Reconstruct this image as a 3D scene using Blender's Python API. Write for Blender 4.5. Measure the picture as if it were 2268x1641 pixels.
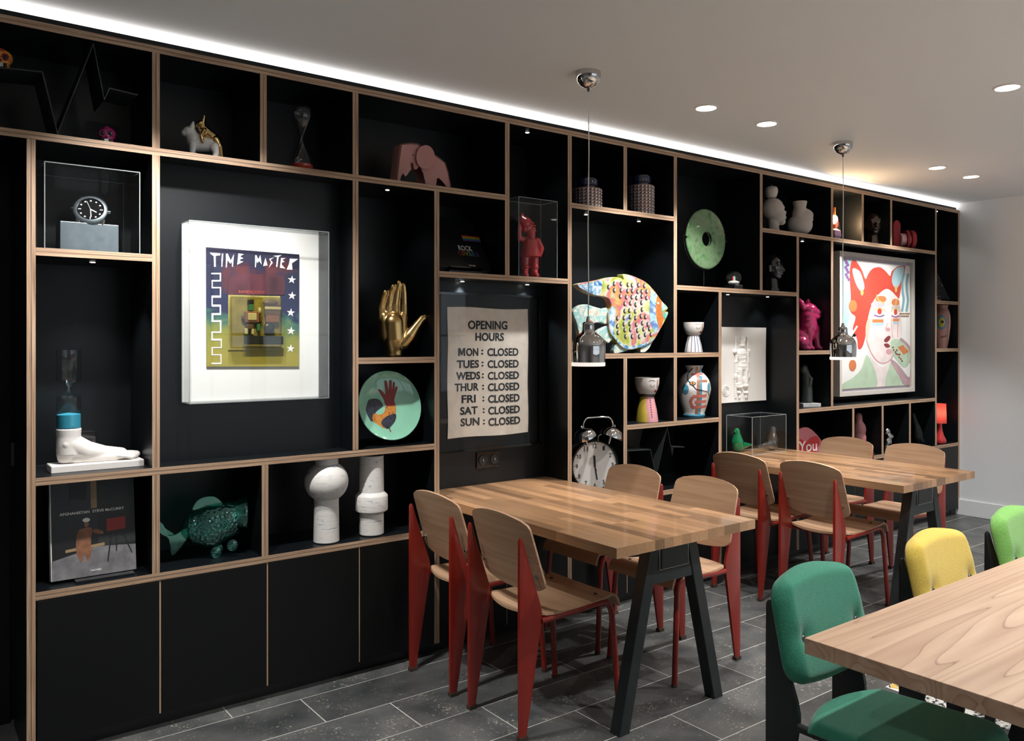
import bpy, bmesh, math, random
from mathutils import Vector, Matrix
R = math.radians
sin, cos, pi = math.sin, math.cos, math.pi
for o in list(bpy.data.objects): bpy.data.objects.remove(o)
S = bpy.context.scene
C = S.collection
# ------------------------------------------------------------ camera, exposure, world
FPX, CX, HY, TH, CH = 1819.27, 1134.0, 757.17, R(37.033), 1.5      # focal length in px, centre, horizon row, yaw, height
cam = bpy.data.objects.new('camera', bpy.data.cameras.new('camera'))
C.objects.link(cam); S.camera = cam
cam.location = (0, 0, CH); cam.rotation_euler = (R(90), 0, -TH)
cam.data.sensor_width = 36; cam.data.lens = 36 * FPX / 2268
cam.data.shift_y = -(820.5 - HY) / 2268
cam.data.clip_start = 0.05
S.view_settings.view_transform = 'Standard'; S.view_settings.look = 'None'
S.view_settings.gamma = 1; S.view_settings.exposure = EXPOSURE_ = 0.0
S.view_settings.use_curve_mapping = False
w = bpy.data.worlds.new('world'); S.world = w; w.use_nodes = True
w.node_tree.nodes['Background'].inputs[0].default_value = (0.6, 0.65, 0.7, 1)
w.node_tree.nodes['Background'].inputs[1].default_value = 0.15
DL_W = 115.0          # ceiling downlight power
CZ = 2.705           # ceiling height
DOWNLIGHTS = [(0.74, 2.72), (1.06, 2.72), (3.34, 2.77), (3.85, 2.77), (4.21, 1.69), (5.76, 2.76), (6.27, 2.76),
              (2.5, 0.75), (3.5, 0.75), (5.2, 0.6), (6.4, 1.4), (4.2, -1.0), (5.8, -1.6), (-0.5, 1.2), (2.4, -1.6)]  # the one at far left is an unseen fill light added for the chair backs
# ------------------------------------------------------------ photo pixel -> place
_s, _c = sin(TH), cos(TH)
def W(px, py, Y):                       # point of the picture on the vertical plane at distance Y
    k = (px - CX) / FPX; dd = Y / (_c - k * _s)
    return Vector((k * dd * _c + dd * _s, Y, CH - (py - HY) * dd / FPX))
def G(px, py, z):                       # point of the picture on the level plane at height z
    dd = FPX * (CH - z) / (py - HY); u = (px - CX) / FPX * dd
    return Vector((u * _c + dd * _s, -u * _s + dd * _c, z))
def at(px, Y):                          # X on plane Y, and metres per pixel there
    p = W(px, HY, Y); return p.x, (p.x * _s + Y * _c) / FPX
def vang(px): return TH + math.atan((px - CX) / FPX)
# ------------------------------------------------------------ materials
class Mats(dict):                        # a material may be named before it is described
    def __missing__(s, k): s[k] = bpy.data.materials.new(k); return s[k]
M = Mats()
def nt(name):
    m = M[name]; m.use_nodes = True
    n = m.node_tree.nodes; return m, m.node_tree, n, n['Principled BSDF']
def setp(b, **k):
    names = dict(col='Base Color', rough='Roughness', metal='Metallic', ior='IOR', trans='Transmission Weight', coat='Coat Weight',
                 coatr='Coat Roughness', sheen='Sheen Weight', spec='Specular IOR Level', em='Emission Color', ems='Emission Strength', sss='Subsurface Weight', alpha='Alpha')
    for q, v in k.items():
        if q in ('col', 'em') and len(v) == 3: v = (*v, 1)
        b.inputs[names[q]].default_value = v
def mat(name, col, rough=.5, vary=0.0, vscale=30, bump=0.0, bscale=200, **k):
    m, t, n, b = nt(name); setp(b, col=col, rough=rough, **k)
    if vary or bump:
        tc = n.new('ShaderNodeTexCoord')
    if vary:
        no = n.new('ShaderNodeTexNoise'); no.inputs['Scale'].default_value = vscale; no.inputs['Detail'].default_value = 4
        t.links.new(tc.outputs['Object'], no.inputs['Vector'])
        r = n.new('ShaderNodeValToRGB'); lo = tuple(max(0, c * (1 - vary)) for c in col); hi = tuple(min(1, c * (1 + vary)) for c in col)
        r.color_ramp.elements[0].position = .3; r.color_ramp.elements[1].position = .7
        r.color_ramp.elements[0].color = (*lo, 1); r.color_ramp.elements[1].color = (*hi, 1)
        t.links.new(no.outputs['Fac'], r.inputs['Fac']); t.links.new(r.outputs['Color'], b.inputs['Base Color'])
    if bump:
        n2 = n.new('ShaderNodeTexNoise'); n2.inputs['Scale'].default_value = bscale
        t.links.new(tc.outputs['Object'], n2.inputs['Vector'])
        bp = n.new('ShaderNodeBump'); bp.inputs['Strength'].default_value = bump; bp.inputs['Distance'].default_value = .002
        t.links.new(n2.outputs['Fac'], bp.inputs['Height']); t.links.new(bp.outputs['Normal'], b.inputs['Normal'])
    return m
def ramp(n, cols):
    r = n.new('ShaderNodeValToRGB'); e = r.color_ramp.elements
    while len(e) < len(cols): e.new(.5)
    for x, (p, c) in zip(e, cols): x.position = p; x.color = (*c, 1)
    return r
def wood(name, lo, hi, grain=(1.2, 26, 26), rough=.42, rnd=0.0, lines=0.0, coat=0.0, line_col=None):
    # grain stretched along one object axis; rnd shifts brightness from piece to piece
    m, t, n, b = nt(name); setp(b, rough=rough, coat=coat)
    tc = n.new('ShaderNodeTexCoord'); mp = n.new('ShaderNodeMapping'); mp.inputs['Scale'].default_value = grain
    oi = n.new('ShaderNodeObjectInfo')
    add = n.new('ShaderNodeVectorMath'); add.operation = 'MULTIPLY_ADD'
    t.links.new(oi.outputs['Location'], add.inputs[0]); add.inputs[1].default_value = (7.3, 3.1, 5.7)
    t.links.new(tc.outputs['Object'], mp.inputs['Vector']); t.links.new(mp.outputs['Vector'], add.inputs[2])
    no = n.new('ShaderNodeTexNoise'); no.inputs['Scale'].default_value = 1.0; no.inputs['Detail'].default_value = 6; no.inputs['Distortion'].default_value = .35
    t.links.new(add.outputs['Vector'], no.inputs['Vector'])
    r = ramp(n, [(.28, lo), (.72, hi)]); t.links.new(no.outputs['Fac'], r.inputs['Fac']); out = r.outputs['Color']
    if lines:
        n3 = n.new('ShaderNodeTexNoise'); n3.inputs['Scale'].default_value = .20; n3.inputs['Detail'].default_value = 2; n3.inputs['Distortion'].default_value = .12
        t.links.new(add.outputs['Vector'], n3.inputs['Vector'])
        mu = n.new('ShaderNodeMath'); mu.operation = 'MULTIPLY'; mu.inputs[1].default_value = lines; t.links.new(n3.outputs['Fac'], mu.inputs[0])
        fr = n.new('ShaderNodeMath'); fr.operation = 'FRACT'; t.links.new(mu.outputs[0], fr.inputs[0])
        r2 = ramp(n, [(0, (1, 1, 1)), (.06, (0, 0, 0)), (.5, (0, 0, 0)), (1, (.35, .35, .35))]); t.links.new(fr.outputs[0], r2.inputs['Fac'])
        mx = n.new('ShaderNodeMix'); mx.data_type = 'RGBA'; t.links.new(r2.outputs['Color'], mx.inputs[0])
        t.links.new(out, mx.inputs[6]); mx.inputs[7].default_value = (*(line_col or tuple(c * .45 for c in lo)), 1); out = mx.outputs[2]
    if rnd:
        hs = n.new('ShaderNodeHueSaturation'); mr = n.new('ShaderNodeMapRange'); mr.inputs[3].default_value = 1 - rnd; mr.inputs[4].default_value = 1 + rnd
        t.links.new(oi.outputs['Random'], mr.inputs[0]); t.links.new(mr.outputs[0], hs.inputs['Value']); t.links.new(out, hs.inputs['Color']); out = hs.outputs['Color']
    t.links.new(out, b.inputs['Base Color'])
    bp = n.new('ShaderNodeBump'); bp.inputs['Strength'].default_value = .12; bp.inputs['Distance'].default_value = .001
    t.links.new(no.outputs['Fac'], bp.inputs['Height']); t.links.new(bp.outputs['Normal'], b.inputs['Normal'])
    return m
def ply(name, axis):                    # plywood edge: veneer lines across the board thickness
    m, t, n, b = nt(name); setp(b, rough=.55)
    tc = n.new('ShaderNodeTexCoord'); sp = n.new('ShaderNodeSeparateXYZ'); t.links.new(tc.outputs['Generated'], sp.inputs[0])
    so = n.new('ShaderNodeSeparateXYZ'); t.links.new(tc.outputs['Object'], so.inputs[0])
    cb = n.new('ShaderNodeCombineXYZ')
    m1 = n.new('ShaderNodeMath'); m1.operation = 'MULTIPLY'; m1.inputs[1].default_value = 13; t.links.new(sp.outputs[axis], m1.inputs[0]); t.links.new(m1.outputs[0], cb.inputs[0])
    m2 = n.new('ShaderNodeMath'); m2.operation = 'MULTIPLY'; m2.inputs[1].default_value = 4; t.links.new(so.outputs['X' if axis == 'Z' else 'Z'], m2.inputs[0]); t.links.new(m2.outputs[0], cb.inputs[1])
    no = n.new('ShaderNodeTexNoise'); no.inputs['Scale'].default_value = 1; no.inputs['Detail'].default_value = 3; t.links.new(cb.outputs[0], no.inputs['Vector'])
    r = ramp(n, [(.32, (.17, .085, .05)), (.5, (.42, .27, .17)), (.68, (.58, .42, .29))]); t.links.new(no.outputs['Fac'], r.inputs['Fac'])
    ab = n.new('ShaderNodeMath'); ab.operation = 'SUBTRACT'; ab.inputs[1].default_value = .5; t.links.new(sp.outputs[axis], ab.inputs[0])
    a2 = n.new('ShaderNodeMath'); a2.operation = 'ABSOLUTE'; t.links.new(ab.outputs[0], a2.inputs[0])
    r2 = ramp(n, [(0.0, (.45, .45, .45)), (.05, (.45, .45, .45)), (.075, (1, 1, 1))]); t.links.new(a2.outputs[0], r2.inputs['Fac'])
    mx = n.new('ShaderNodeMix'); mx.data_type = 'RGBA'; mx.blend_type = 'MULTIPLY'; mx.inputs[0].default_value = 1
    t.links.new(r.outputs['Color'], mx.inputs[6]); t.links.new(r2.outputs['Color'], mx.inputs[7]); t.links.new(mx.outputs[2], b.inputs['Base Color'])
    return m
def acrylic(name, tint=(1, 1, 1), refl=.05, rough=0.02, bump=0, gcol=(1, 1, 1)):      # clear sheet: see-through with a fresnel sheen
    m, t, n, b = nt(name); out = n['Material Output']; n.remove(b)
    tr = n.new('ShaderNodeBsdfTransparent'); tr.inputs[0].default_value = (*tint, 1)
    gl = n.new('ShaderNodeBsdfGlossy'); gl.inputs['Roughness'].default_value = rough; gl.inputs[0].default_value = (*gcol, 1)
    lw = n.new('ShaderNodeLayerWeight'); lw.inputs[0].default_value = .5
    pw = n.new('ShaderNodeMath'); pw.operation = 'POWER'; pw.inputs[1].default_value = 4; t.links.new(lw.outputs['Facing'], pw.inputs[0])
    mu = n.new('ShaderNodeMath'); mu.operation = 'MULTIPLY_ADD'; mu.inputs[1].default_value = .55; mu.inputs[2].default_value = refl * .5
    t.links.new(pw.outputs[0], mu.inputs[0]); mx = n.new('ShaderNodeMixShader'); t.links.new(mu.outputs[0], mx.inputs[0])
    if bump:
        tc = n.new('ShaderNodeTexCoord'); vo = n.new('ShaderNodeTexVoronoi'); vo.inputs['Scale'].default_value = bump; t.links.new(tc.outputs['Object'], vo.inputs['Vector'])
        bp = n.new('ShaderNodeBump'); bp.inputs['Strength'].default_value = .8; bp.inputs['Distance'].default_value = .004; t.links.new(vo.outputs['Distance'], bp.inputs['Height'])
        t.links.new(bp.outputs['Normal'], gl.inputs['Normal']); t.links.new(bp.outputs['Normal'], lw.inputs['Normal'])
    t.links.new(tr.outputs[0], mx.inputs[1]); t.links.new(gl.outputs[0], mx.inputs[2]); t.links.new(mx.outputs[0], out.inputs[0])
    return m
def emit(name, col, st):
    m, t, n, b = nt(name); setp(b, col=(.8, .8, .8), em=col, ems=st); return m
def stone(name, lo, mid, speck, rnd=.22):
    m, t, n, b = nt(name); setp(b, rough=.42)
    tc = n.new('ShaderNodeNewGeometry'); oi = n.new('ShaderNodeObjectInfo')
    ad = n.new('ShaderNodeVectorMath'); ad.operation = 'MULTIPLY_ADD'; t.links.new(oi.outputs['Location'], ad.inputs[0]); ad.inputs[1].default_value = (3.7, 5.1, 1); t.links.new(tc.outputs['Position'], ad.inputs[2])
    n1 = n.new('ShaderNodeTexNoise'); n1.inputs['Scale'].default_value = 5; n1.inputs['Detail'].default_value = 8; t.links.new(ad.outputs[0], n1.inputs['Vector'])
    r1 = ramp(n, [(.3, lo), (.75, mid)]); t.links.new(n1.outputs['Fac'], r1.inputs['Fac'])
    n2 = n.new('ShaderNodeTexNoise'); n2.inputs['Scale'].default_value = 95; n2.inputs['Detail'].default_value = 3; n2.inputs['Roughness'].default_value = .7; t.links.new(ad.outputs[0], n2.inputs['Vector'])
    n4 = n.new('ShaderNodeTexNoise'); n4.inputs['Scale'].default_value = 7; t.links.new(ad.outputs[0], n4.inputs['Vector'])
    mu = n.new('ShaderNodeMath'); mu.operation = 'MULTIPLY_ADD'; t.links.new(n4.outputs['Fac'], mu.inputs[0]); mu.inputs[1].default_value = .34; t.links.new(n2.outputs['Fac'], mu.inputs[2])
    r2 = ramp(n, [(.80, (0, 0, 0)), (.90, (1, 1, 1))]); t.links.new(mu.outputs[0], r2.inputs['Fac'])
    mx = n.new('ShaderNodeMix'); mx.data_type = 'RGBA'; t.links.new(r2.outputs['Color'], mx.inputs[0]); t.links.new(r1.outputs['Color'], mx.inputs[6]); mx.inputs[7].default_value = (*speck, 1)
    hs = n.new('ShaderNodeHueSaturation'); mr = n.new('ShaderNodeMapRange'); mr.inputs[3].default_value = 1 - rnd; mr.inputs[4].default_value = 1 + rnd
    t.links.new(oi.outputs['Random'], mr.inputs[0]); t.links.new(mr.outputs[0], hs.inputs['Value']); t.links.new(mx.outputs[2], hs.inputs['Color']); t.links.new(hs.outputs[0], b.inputs['Base Color'])
    bp = n.new('ShaderNodeBump'); bp.inputs['Strength'].default_value = .25; bp.inputs['Distance'].default_value = .002; t.links.new(n2.outputs['Fac'], bp.inputs['Height']); t.links.new(bp.outputs[0], b.inputs['Normal'])
    return m
def patchy(name, cols, scale, rough=.4, dist=.5, coat=0.0, vscale=(1, 1, 1), pos=None, detail=5):   # paint in blotches of several colours
    m, t, n, b = nt(name); setp(b, rough=rough, coat=coat)
    tc = n.new('ShaderNodeTexCoord'); mp = n.new('ShaderNodeMapping'); mp.inputs['Scale'].default_value = vscale; t.links.new(tc.outputs['Object'], mp.inputs['Vector'])
    no = n.new('ShaderNodeTexNoise'); no.inputs['Scale'].default_value = scale; no.inputs['Detail'].default_value = detail; no.inputs['Distortion'].default_value = dist
    t.links.new(mp.outputs[0], no.inputs['Vector'])
    k = len(cols); pos = pos or [.3 + .4 * i / (k - 1) for i in range(k)]
    r = ramp(n, list(zip(pos, cols))); t.links.new(no.outputs['Fac'], r.inputs['Fac']); t.links.new(r.outputs['Color'], b.inputs['Base Color'])
    return m

ply('ply_h', 'Z'); ply('ply_v', 'X')
mat('black', (.0030, .0046, .0060), .38, vary=.15, vscale=60, spec=.4)
mat('black_door', (.0026, .0034, .0032), .45, vary=.12, vscale=50, spec=.3)
mat('black_plain', (.008, .008, .009), .35)
mat('charcoal', (.014, .019, .020), .36, vary=.2, vscale=14)
mat('ceiling_paint', (.73, .765, .785), .8)
mat('wall_paint', (.66, .68, .69), .8, bump=.05, bscale=90)
mat('room_paint', (.42, .42, .43), .8)
mat('grout', (.46, .44, .41), .8)
stone('tile', (.040, .045, .047), (.125, .125, .120), (.42, .38, .30))
wood('oak_stave', (.22, .110, .053), (.45, .265, .140), (26, 1.6, 20), .34, rnd=.46, coat=.35)
wood('oak_ply', (.37, .215, .125), (.52, .335, .21), (30, 1.2, 34), .45)
wood('oak_ply_z', (.37, .215, .125), (.52, .335, .21), (26, 1.2, 40), .45)
mat('ply_edge_light', (.55, .36, .22), .5)
wood('elm', (.42, .265, .175), (.58, .41, .285), (1.1, 22, 22), .38, lines=24, coat=.1, line_col=(.24, .12, .07))
mat('red_paint', (.225, .0155, .0085), .32, coat=.2, vary=.12, vscale=6)
mat('foot_cap', (.05, .03, .02), .6)
mat('chrome', (.62, .6, .58), .04, metal=1)
mat('steel', (.5, .5, .5), .25, metal=1)
mat('dark_steel', (.12, .125, .13), .35, metal=.8)
mat('gold', (.62, .40, .16), .24, metal=1, bump=.12, bscale=40)
mat('gold_shiny', (.75, .5, .22), .12, metal=1)
mat('white', (.82, .8, .77), .5)
mat('white_matte', (.74, .72, .68), .75)
mat('white_gloss', (.8, .78, .75), .15, coat=.5)
mat('plaster', (.78, .74, .70), .6)
mat('black_gloss', (.006, .006, .007), .1, coat=.5)
acrylic('acrylic', (.975, .982, .982), .018); acrylic('acrylic_dark', (.55, .57, .58))
acrylic('glass', (.94, .95, .95), .10)
acrylic('clock_glass', (.98, .98, .98), .02)
mat('acrylic_edge', (.42, .46, .46), .25, alpha=.45)
mat('print_black', (.012, .02, .028), .7)
mat('print_white', (.8, .78, .74), .6)
mat('pale_paper', (.84, .83, .80), .8)
emit('daylight', (.72, .86, 1.0), 1.1)
emit('led', (1, .93, .89), 4.0)
emit('lamp_disc', (1, .96, .88), 14.0)
emit('puck_disc', (1, .93, .82), 12.0)
# ------------------------------------------------------------ mesh helpers
class B:
    def __init__(s): s.bm = bmesh.new(); s.mi = 0
    def _f(s, vs):
        try: f = s.bm.faces.new(vs); f.material_index = s.mi; return f
        except ValueError: return None
    def box(s, c, sz, rot=None, taper=None):
        h = [v / 2 for v in sz]; vs = []
        for z in (-1, 1):
            for x, y in ((-1, -1), (1, -1), (1, 1), (-1, 1)):
                k = taper if (taper and z > 0) else 1
                p = Vector((x * h[0] * k, y * h[1] * k, z * h[2]))
                if rot is not None: p = rot @ p
                vs.append(s.bm.verts.new(p + Vector(c)))
        for q in ((3, 2, 1, 0), (4, 5, 6, 7), (0, 1, 5, 4), (1, 2, 6, 5), (2, 3, 7, 6), (3, 0, 4, 7)): s._f([vs[i] for i in q])
        return s
    def lo(s, a, b): # box by corners
        return s.box([(p + q) / 2 for p, q in zip(a, b)], [abs(q - p) for p, q in zip(a, b)])
    def loops(s, loops, cap=True, closed=True):
        L = [[s.bm.verts.new(p) for p in l] for l in loops]; n = len(L[0])
        for a, b in zip(L, L[1:]):
            for i in range(n if closed else n - 1):
                j = (i + 1) % n; s._f([a[i], a[j], b[j], b[i]])
        if cap: s._f(L[0][::-1]); s._f(L[-1])
        return s
    def lathe(s, prof, seg=28, c=(0, 0, 0), sx=1, sy=1, cap=True):
        c = Vector(c)
        return s.loops([[c + Vector((r * cos(2 * pi * i / seg) * sx, r * sin(2 * pi * i / seg) * sy, z)) for i in range(seg)] for r, z in [(max(r, 1e-4), z) for r, z in prof]], cap)
    def tube(s, path, r, seg=10, cap=True, closed=False):
        P = [Vector(p) for p in path]; rs = r if isinstance(r, (list, tuple)) else [r] * len(P); loops = []; up = None
        for i, p in enumerate(P):
            if closed: d = P[(i + 1) % len(P)] - P[i - 1]
            else: d = P[min(i + 1, len(P) - 1)] - P[max(i - 1, 0)]
            d.normalize()
            if up is None: up = d.orthogonal().normalized()
            up = (up - d * up.dot(d)).normalized(); q = d.cross(up)
            loops.append([p + (up * cos(2 * pi * k / seg) + q * sin(2 * pi * k / seg)) * rs[i] for k in range(seg)])
        if closed: loops.append(loops[0]); cap = False
        return s.loops(loops, cap)
    def cyl(s, a, b, r, r2=None, seg=20): return s.tube([a, b], [r, r if r2 is None else r2], seg)
    def sph(s, c, r, rot=None, sub=3):
        if not isinstance(r, (list, tuple)): r = (r, r, r)
        m = Matrix.Translation(c) @ ((rot.to_4x4() if rot is not None else Matrix())) @ Matrix.Diagonal((*r, 1))
        g = bmesh.ops.create_icosphere(s.bm, subdivisions=sub, radius=1, matrix=m)
        for v in g['verts']:
            for f in v.link_faces: f.material_index = s.mi
        return s
    def chain(s, pts, sub=3, step=.3):   # row of balls (x,y,z,r) that a remesh melts into a limb
        for a, b in zip(pts, pts[1:]):
            A, Bq = Vector(a[:3]), Vector(b[:3]); n = max(1, int((A - Bq).length / (max(.002, min(a[3], b[3])) * step)))
            for i in range(n + 1): t = i / n; s.sph(A.lerp(Bq, t), a[3] + (b[3] - a[3]) * t, sub=sub)
        return s
    def prism(s, pts, y0, y1, axes='xz'):  # outline in a plane, extruded along the third axis
        def P(p, y): return Vector((p[0], y, p[1])) if axes == 'xz' else Vector((p[0], p[1], y)) if axes == 'xy' else Vector((y, p[0], p[1]))
        a = [s.bm.verts.new(P(p, y0)) for p in pts]; b = [s.bm.verts.new(P(p, y1)) for p in pts]; n = len(pts)
        s._f(a); s._f(b[::-1])
        for i in range(n): j = (i + 1) % n; s._f([a[j], a[i], b[i], b[j]])
        return s
    def sheet(s, fn, nu, nv, t):           # curved sheet of thickness t(u,v) under fn(u,v)
        g = [[Vector(fn(i / nu, j / nv)) for j in range(nv + 1)] for i in range(nu + 1)]; top = []; bot = []
        for i in range(nu + 1):
            a, b = [], []
            for j in range(nv + 1):
                du = g[min(i + 1, nu)][j] - g[max(i - 1, 0)][j]; dv = g[i][min(j + 1, nv)] - g[i][max(j - 1, 0)]
                n = du.cross(dv); n = n.normalized() if n.length > 1e-9 else Vector((0, 0, 1))
                k = t(i / nu, j / nv) if callable(t) else t
                a.append(s.bm.verts.new(g[i][j])); b.append(s.bm.verts.new(g[i][j] - n * k))
            top.append(a); bot.append(b)
        for i in range(nu):
            for j in range(nv):
                s._f([top[i][j], top[i + 1][j], top[i + 1][j + 1], top[i][j + 1]]); s._f([bot[i][j], bot[i][j + 1], bot[i + 1][j + 1], bot[i + 1][j]])
        for i in range(nu):
            s._f([top[i][0], bot[i][0], bot[i + 1][0], top[i + 1][0]]); s._f([top[i + 1][nv], bot[i + 1][nv], bot[i][nv], top[i][nv]])
        for j in range(nv):
            s._f([top[0][j + 1], bot[0][j + 1], bot[0][j], top[0][j]]); s._f([top[nu][j], bot[nu][j], bot[nu][j + 1], top[nu][j + 1]])
        return s
    def ribbon(s, fn, path, wd, lift=.0012):  # painted line of width wd along (a,b) points of a surface fn(a,b)
        P = []
        for (a0, b0), (a1, b1) in zip(path, path[1:]):
            for i in range(4): P.append(Vector(fn(a0 + (a1 - a0) * i / 4, b0 + (b1 - b0) * i / 4, lift)))
        P.append(Vector(fn(*path[-1], lift))); e = 1e-3
        Q = [(a0 + (a1 - a0) * i / 4, b0 + (b1 - b0) * i / 4) for (a0, b0), (a1, b1) in zip(path, path[1:]) for i in range(4)] + [path[-1]]
        l, r = [], []
        for i, p in enumerate(P):
            d = P[min(i + 1, len(P) - 1)] - P[max(i - 1, 0)]; a, b = Q[i]
            n = (Vector(fn(a + e, b, lift)) - p).cross(Vector(fn(a, b + e, lift)) - p); q = d.cross(n)
            if q.length < 1e-12: q = Vector((0, 0, 1))
            q = q.normalized() * wd / 2; l.append(s.bm.verts.new(p + q)); r.append(s.bm.verts.new(p - q))
        for i in range(len(l) - 1): s._f([l[i], r[i], r[i + 1], l[i + 1]])
        return s
    def spot(s, fn, a, b, ra, rb, lift=.0012, seg=16, rings=3):  # painted oval on a surface
        c = s.bm.verts.new(fn(a, b, lift)); prev = None
        for k in range(1, rings + 1):
            cur = [s.bm.verts.new(fn(a + ra * k / rings * cos(2 * pi * i / seg), b + rb * k / rings * sin(2 * pi * i / seg), lift)) for i in range(seg)]
            for i in range(seg):
                j = (i + 1) % seg
                if prev is None: s._f([c, cur[i], cur[j]])
                else: s._f([prev[i], cur[i], cur[j], prev[j]])
            prev = cur
        return s
    def poly(s, fn, pts, lift=.0012):
        s._f([s.bm.verts.new(fn(a, b, lift)) for a, b in pts]); return s
    def obj(s, name, m, parent=None, loc=None, rz=0, smooth=False, bevel=0, sub=0, ang=38, remesh=0, sm=0, fix=True):
        me = bpy.data.meshes.new(name)
        if fix: bmesh.ops.recalc_face_normals(s.bm, faces=s.bm.faces)
        s.bm.to_mesh(me); s.bm.free()
        o = bpy.data.objects.new(name, me); C.objects.link(o)
        for q in (m if isinstance(m, (list, tuple)) else [m]): me.materials.append(M[q])
        if parent: o.parent = parent
        if loc is not None: o.location = loc
        o.rotation_euler[2] = rz
        if smooth or remesh:
            me.polygons.foreach_set('use_smooth', [True] * len(me.polygons))
            if not remesh: me.set_sharp_from_angle(angle=R(ang))
        if remesh:
            q = o.modifiers.new('melt', 'REMESH'); q.mode = 'VOXEL'; q.voxel_size = remesh; q.use_smooth_shade = True
            if sm: q = o.modifiers.new('smooth', 'SMOOTH'); q.factor = .5; q.iterations = sm
        if bevel: q = o.modifiers.new('bevel', 'BEVEL'); q.width = bevel; q.segments = 2; q.limit_method = 'ANGLE'; q.angle_limit = R(40)
        if sub: q = o.modifiers.new('sub', 'SUBSURF'); q.levels = sub; q.render_levels = sub
        return o
def tag(o, label=None, cat=None, group=None, kind=None):
    for k, v in (('label', label), ('category', cat), ('group', group), ('kind', kind)):
        if v: o[k] = v
    return o
def thing(name, label, cat, loc=(0, 0, 0), rz=0, group=None):
    o = bpy.data.objects.new(name, None); C.objects.link(o); o.empty_display_size = .1
    o.location = loc; o.rotation_euler[2] = rz; return tag(o, label, cat, group)
def struct(o): o['kind'] = 'structure'; return o
def copy_tree(o, parent=None):
    c = o.copy(); C.objects.link(c); c.parent = parent
    for ch in list(o.children): copy_tree(ch, c)
    return c
def text(body, size, m, parent, loc, rot=(R(90), 0, 0), bold=0.0, ex=.0006, align='CENTER', name='lettering', sx=1.0, shear=0.0):
    cu = bpy.data.curves.new('t', 'FONT'); cu.body = body; cu.size = size; cu.align_x = align; cu.extrude = ex; cu.offset = bold; cu.shear = shear
    cu.resolution_u = 3
    tmp = bpy.data.objects.new('t', cu); C.objects.link(tmp)
    dg = bpy.context.evaluated_depsgraph_get(); me = bpy.data.meshes.new_from_object(tmp.evaluated_get(dg))
    bpy.data.objects.remove(tmp); bpy.data.curves.remove(cu)
    me.materials.clear(); me.materials.append(M[m])
    o = bpy.data.objects.new(name, me); C.objects.link(o); o.parent = parent; o.location = loc; o.rotation_euler = rot; o.scale = (sx, 1, 1)
    return o
def arc(cx, cy, rx, ry, a0, a1, n=12): return [(cx + rx * cos(R(a0 + (a1 - a0) * i / n)), cy + ry * sin(R(a0 + (a1 - a0) * i / n))) for i in range(n + 1)]
def smoothpoly(pts, n=4, closed=True):    # Catmull-Rom through outline points
    N = len(pts); out = []
    for i in range(N if closed else N - 1):
        g = (lambda k: pts[k % N]) if closed else (lambda k: pts[max(0, min(N - 1, k))])
        p0, p1, p2, p3 = g(i - 1), g(i), g(i + 1), g(i + 2)
        for j in range(n):
            t = j / n
            out.append(tuple(.5 * (2 * b + (c - a) * t + (2 * a - 5 * b + 4 * c - d) * t * t + (3 * b - a - 3 * c + d) * t ** 3) for a, b, c, d in zip(p0, p1, p2, p3)))
    if not closed: out.append(tuple(pts[-1]))
    return out
def rotz(a): return Matrix.Rotation(a, 3, 'Z')
def rotx(a): return Matrix.Rotation(a, 3, 'X')
def roty(a): return Matrix.Rotation(a, 3, 'Y')
def spotlight(name, loc, target, watts, cone, blend=.3, col=(1, .985, .96), size=.03, parent=None):
    l = bpy.data.lights.new(name, 'SPOT'); l.energy = watts; l.spot_size = R(cone); l.spot_blend = blend; l.color = col; l.shadow_soft_size = size
    o = bpy.data.objects.new(name, l); C.objects.link(o); o.location = loc
    d = Vector(target) - Vector(loc); o.rotation_euler = d.to_track_quat('-Z', 'Y').to_euler()
    if parent: o.parent = parent
    return o
# ------------------------------------------------------------ room shell
D, T = 3.36, .028; HT = T / 2
DEP = .36; XR = 7.414
fl = struct(B().lo((-2.5, -3.5, -.06), (XR, 3.9, -.0010)).obj('floor', 'grout'))
TW, TL, GAP = .2583, .8505, .0052
tile_me = None; rnd = random.Random(4)
for k in range(-7, 6):
    y0 = 2.256 + TW * k; x = (2.502 - .2835 * (k + 1)) - 6 * TL
    while x < XR:
        a, b = max(x, -2.3), min(x + TL, XR)
        if b - a > .03 and b > -.4:
            if tile_me is None:
                q = B().box((0, 0, 0), (1, 1, .012)); o = q.obj('tile', 'tile', fl); tile_me = o.data
            else:
                o = bpy.data.objects.new('tile', tile_me); C.objects.link(o); o.parent = fl
            o.location = ((a + b) / 2, y0 + TW / 2, -.006 + rnd.uniform(-.0004, 0)); o.scale = (b - a - GAP, TW - GAP, 1)
        x += TL
struct(B().lo((-2.5, -3.5, CZ), (XR, 3.9, CZ + .12)).obj('ceiling', 'ceiling_paint'))
struct(B().lo((-2.5, 3.8, -.06), (XR + .12, 3.92, CZ + .12)).obj('wall_back', 'black'))
struct(B().lo((XR, -3.5, -.06), (XR + .12, 3.8, CZ + .12)).obj('wall_right', 'wall_paint'))
struct(B().lo((-2.62, -3.5, -.06), (-2.5, 3.92, CZ + .12)).obj('wall_left', 'room_paint'))
struct(B().lo((-2.62, -3.62, -.06), (XR + .12, -3.5, CZ + .12)).obj('wall_front', 'room_paint'))
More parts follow.
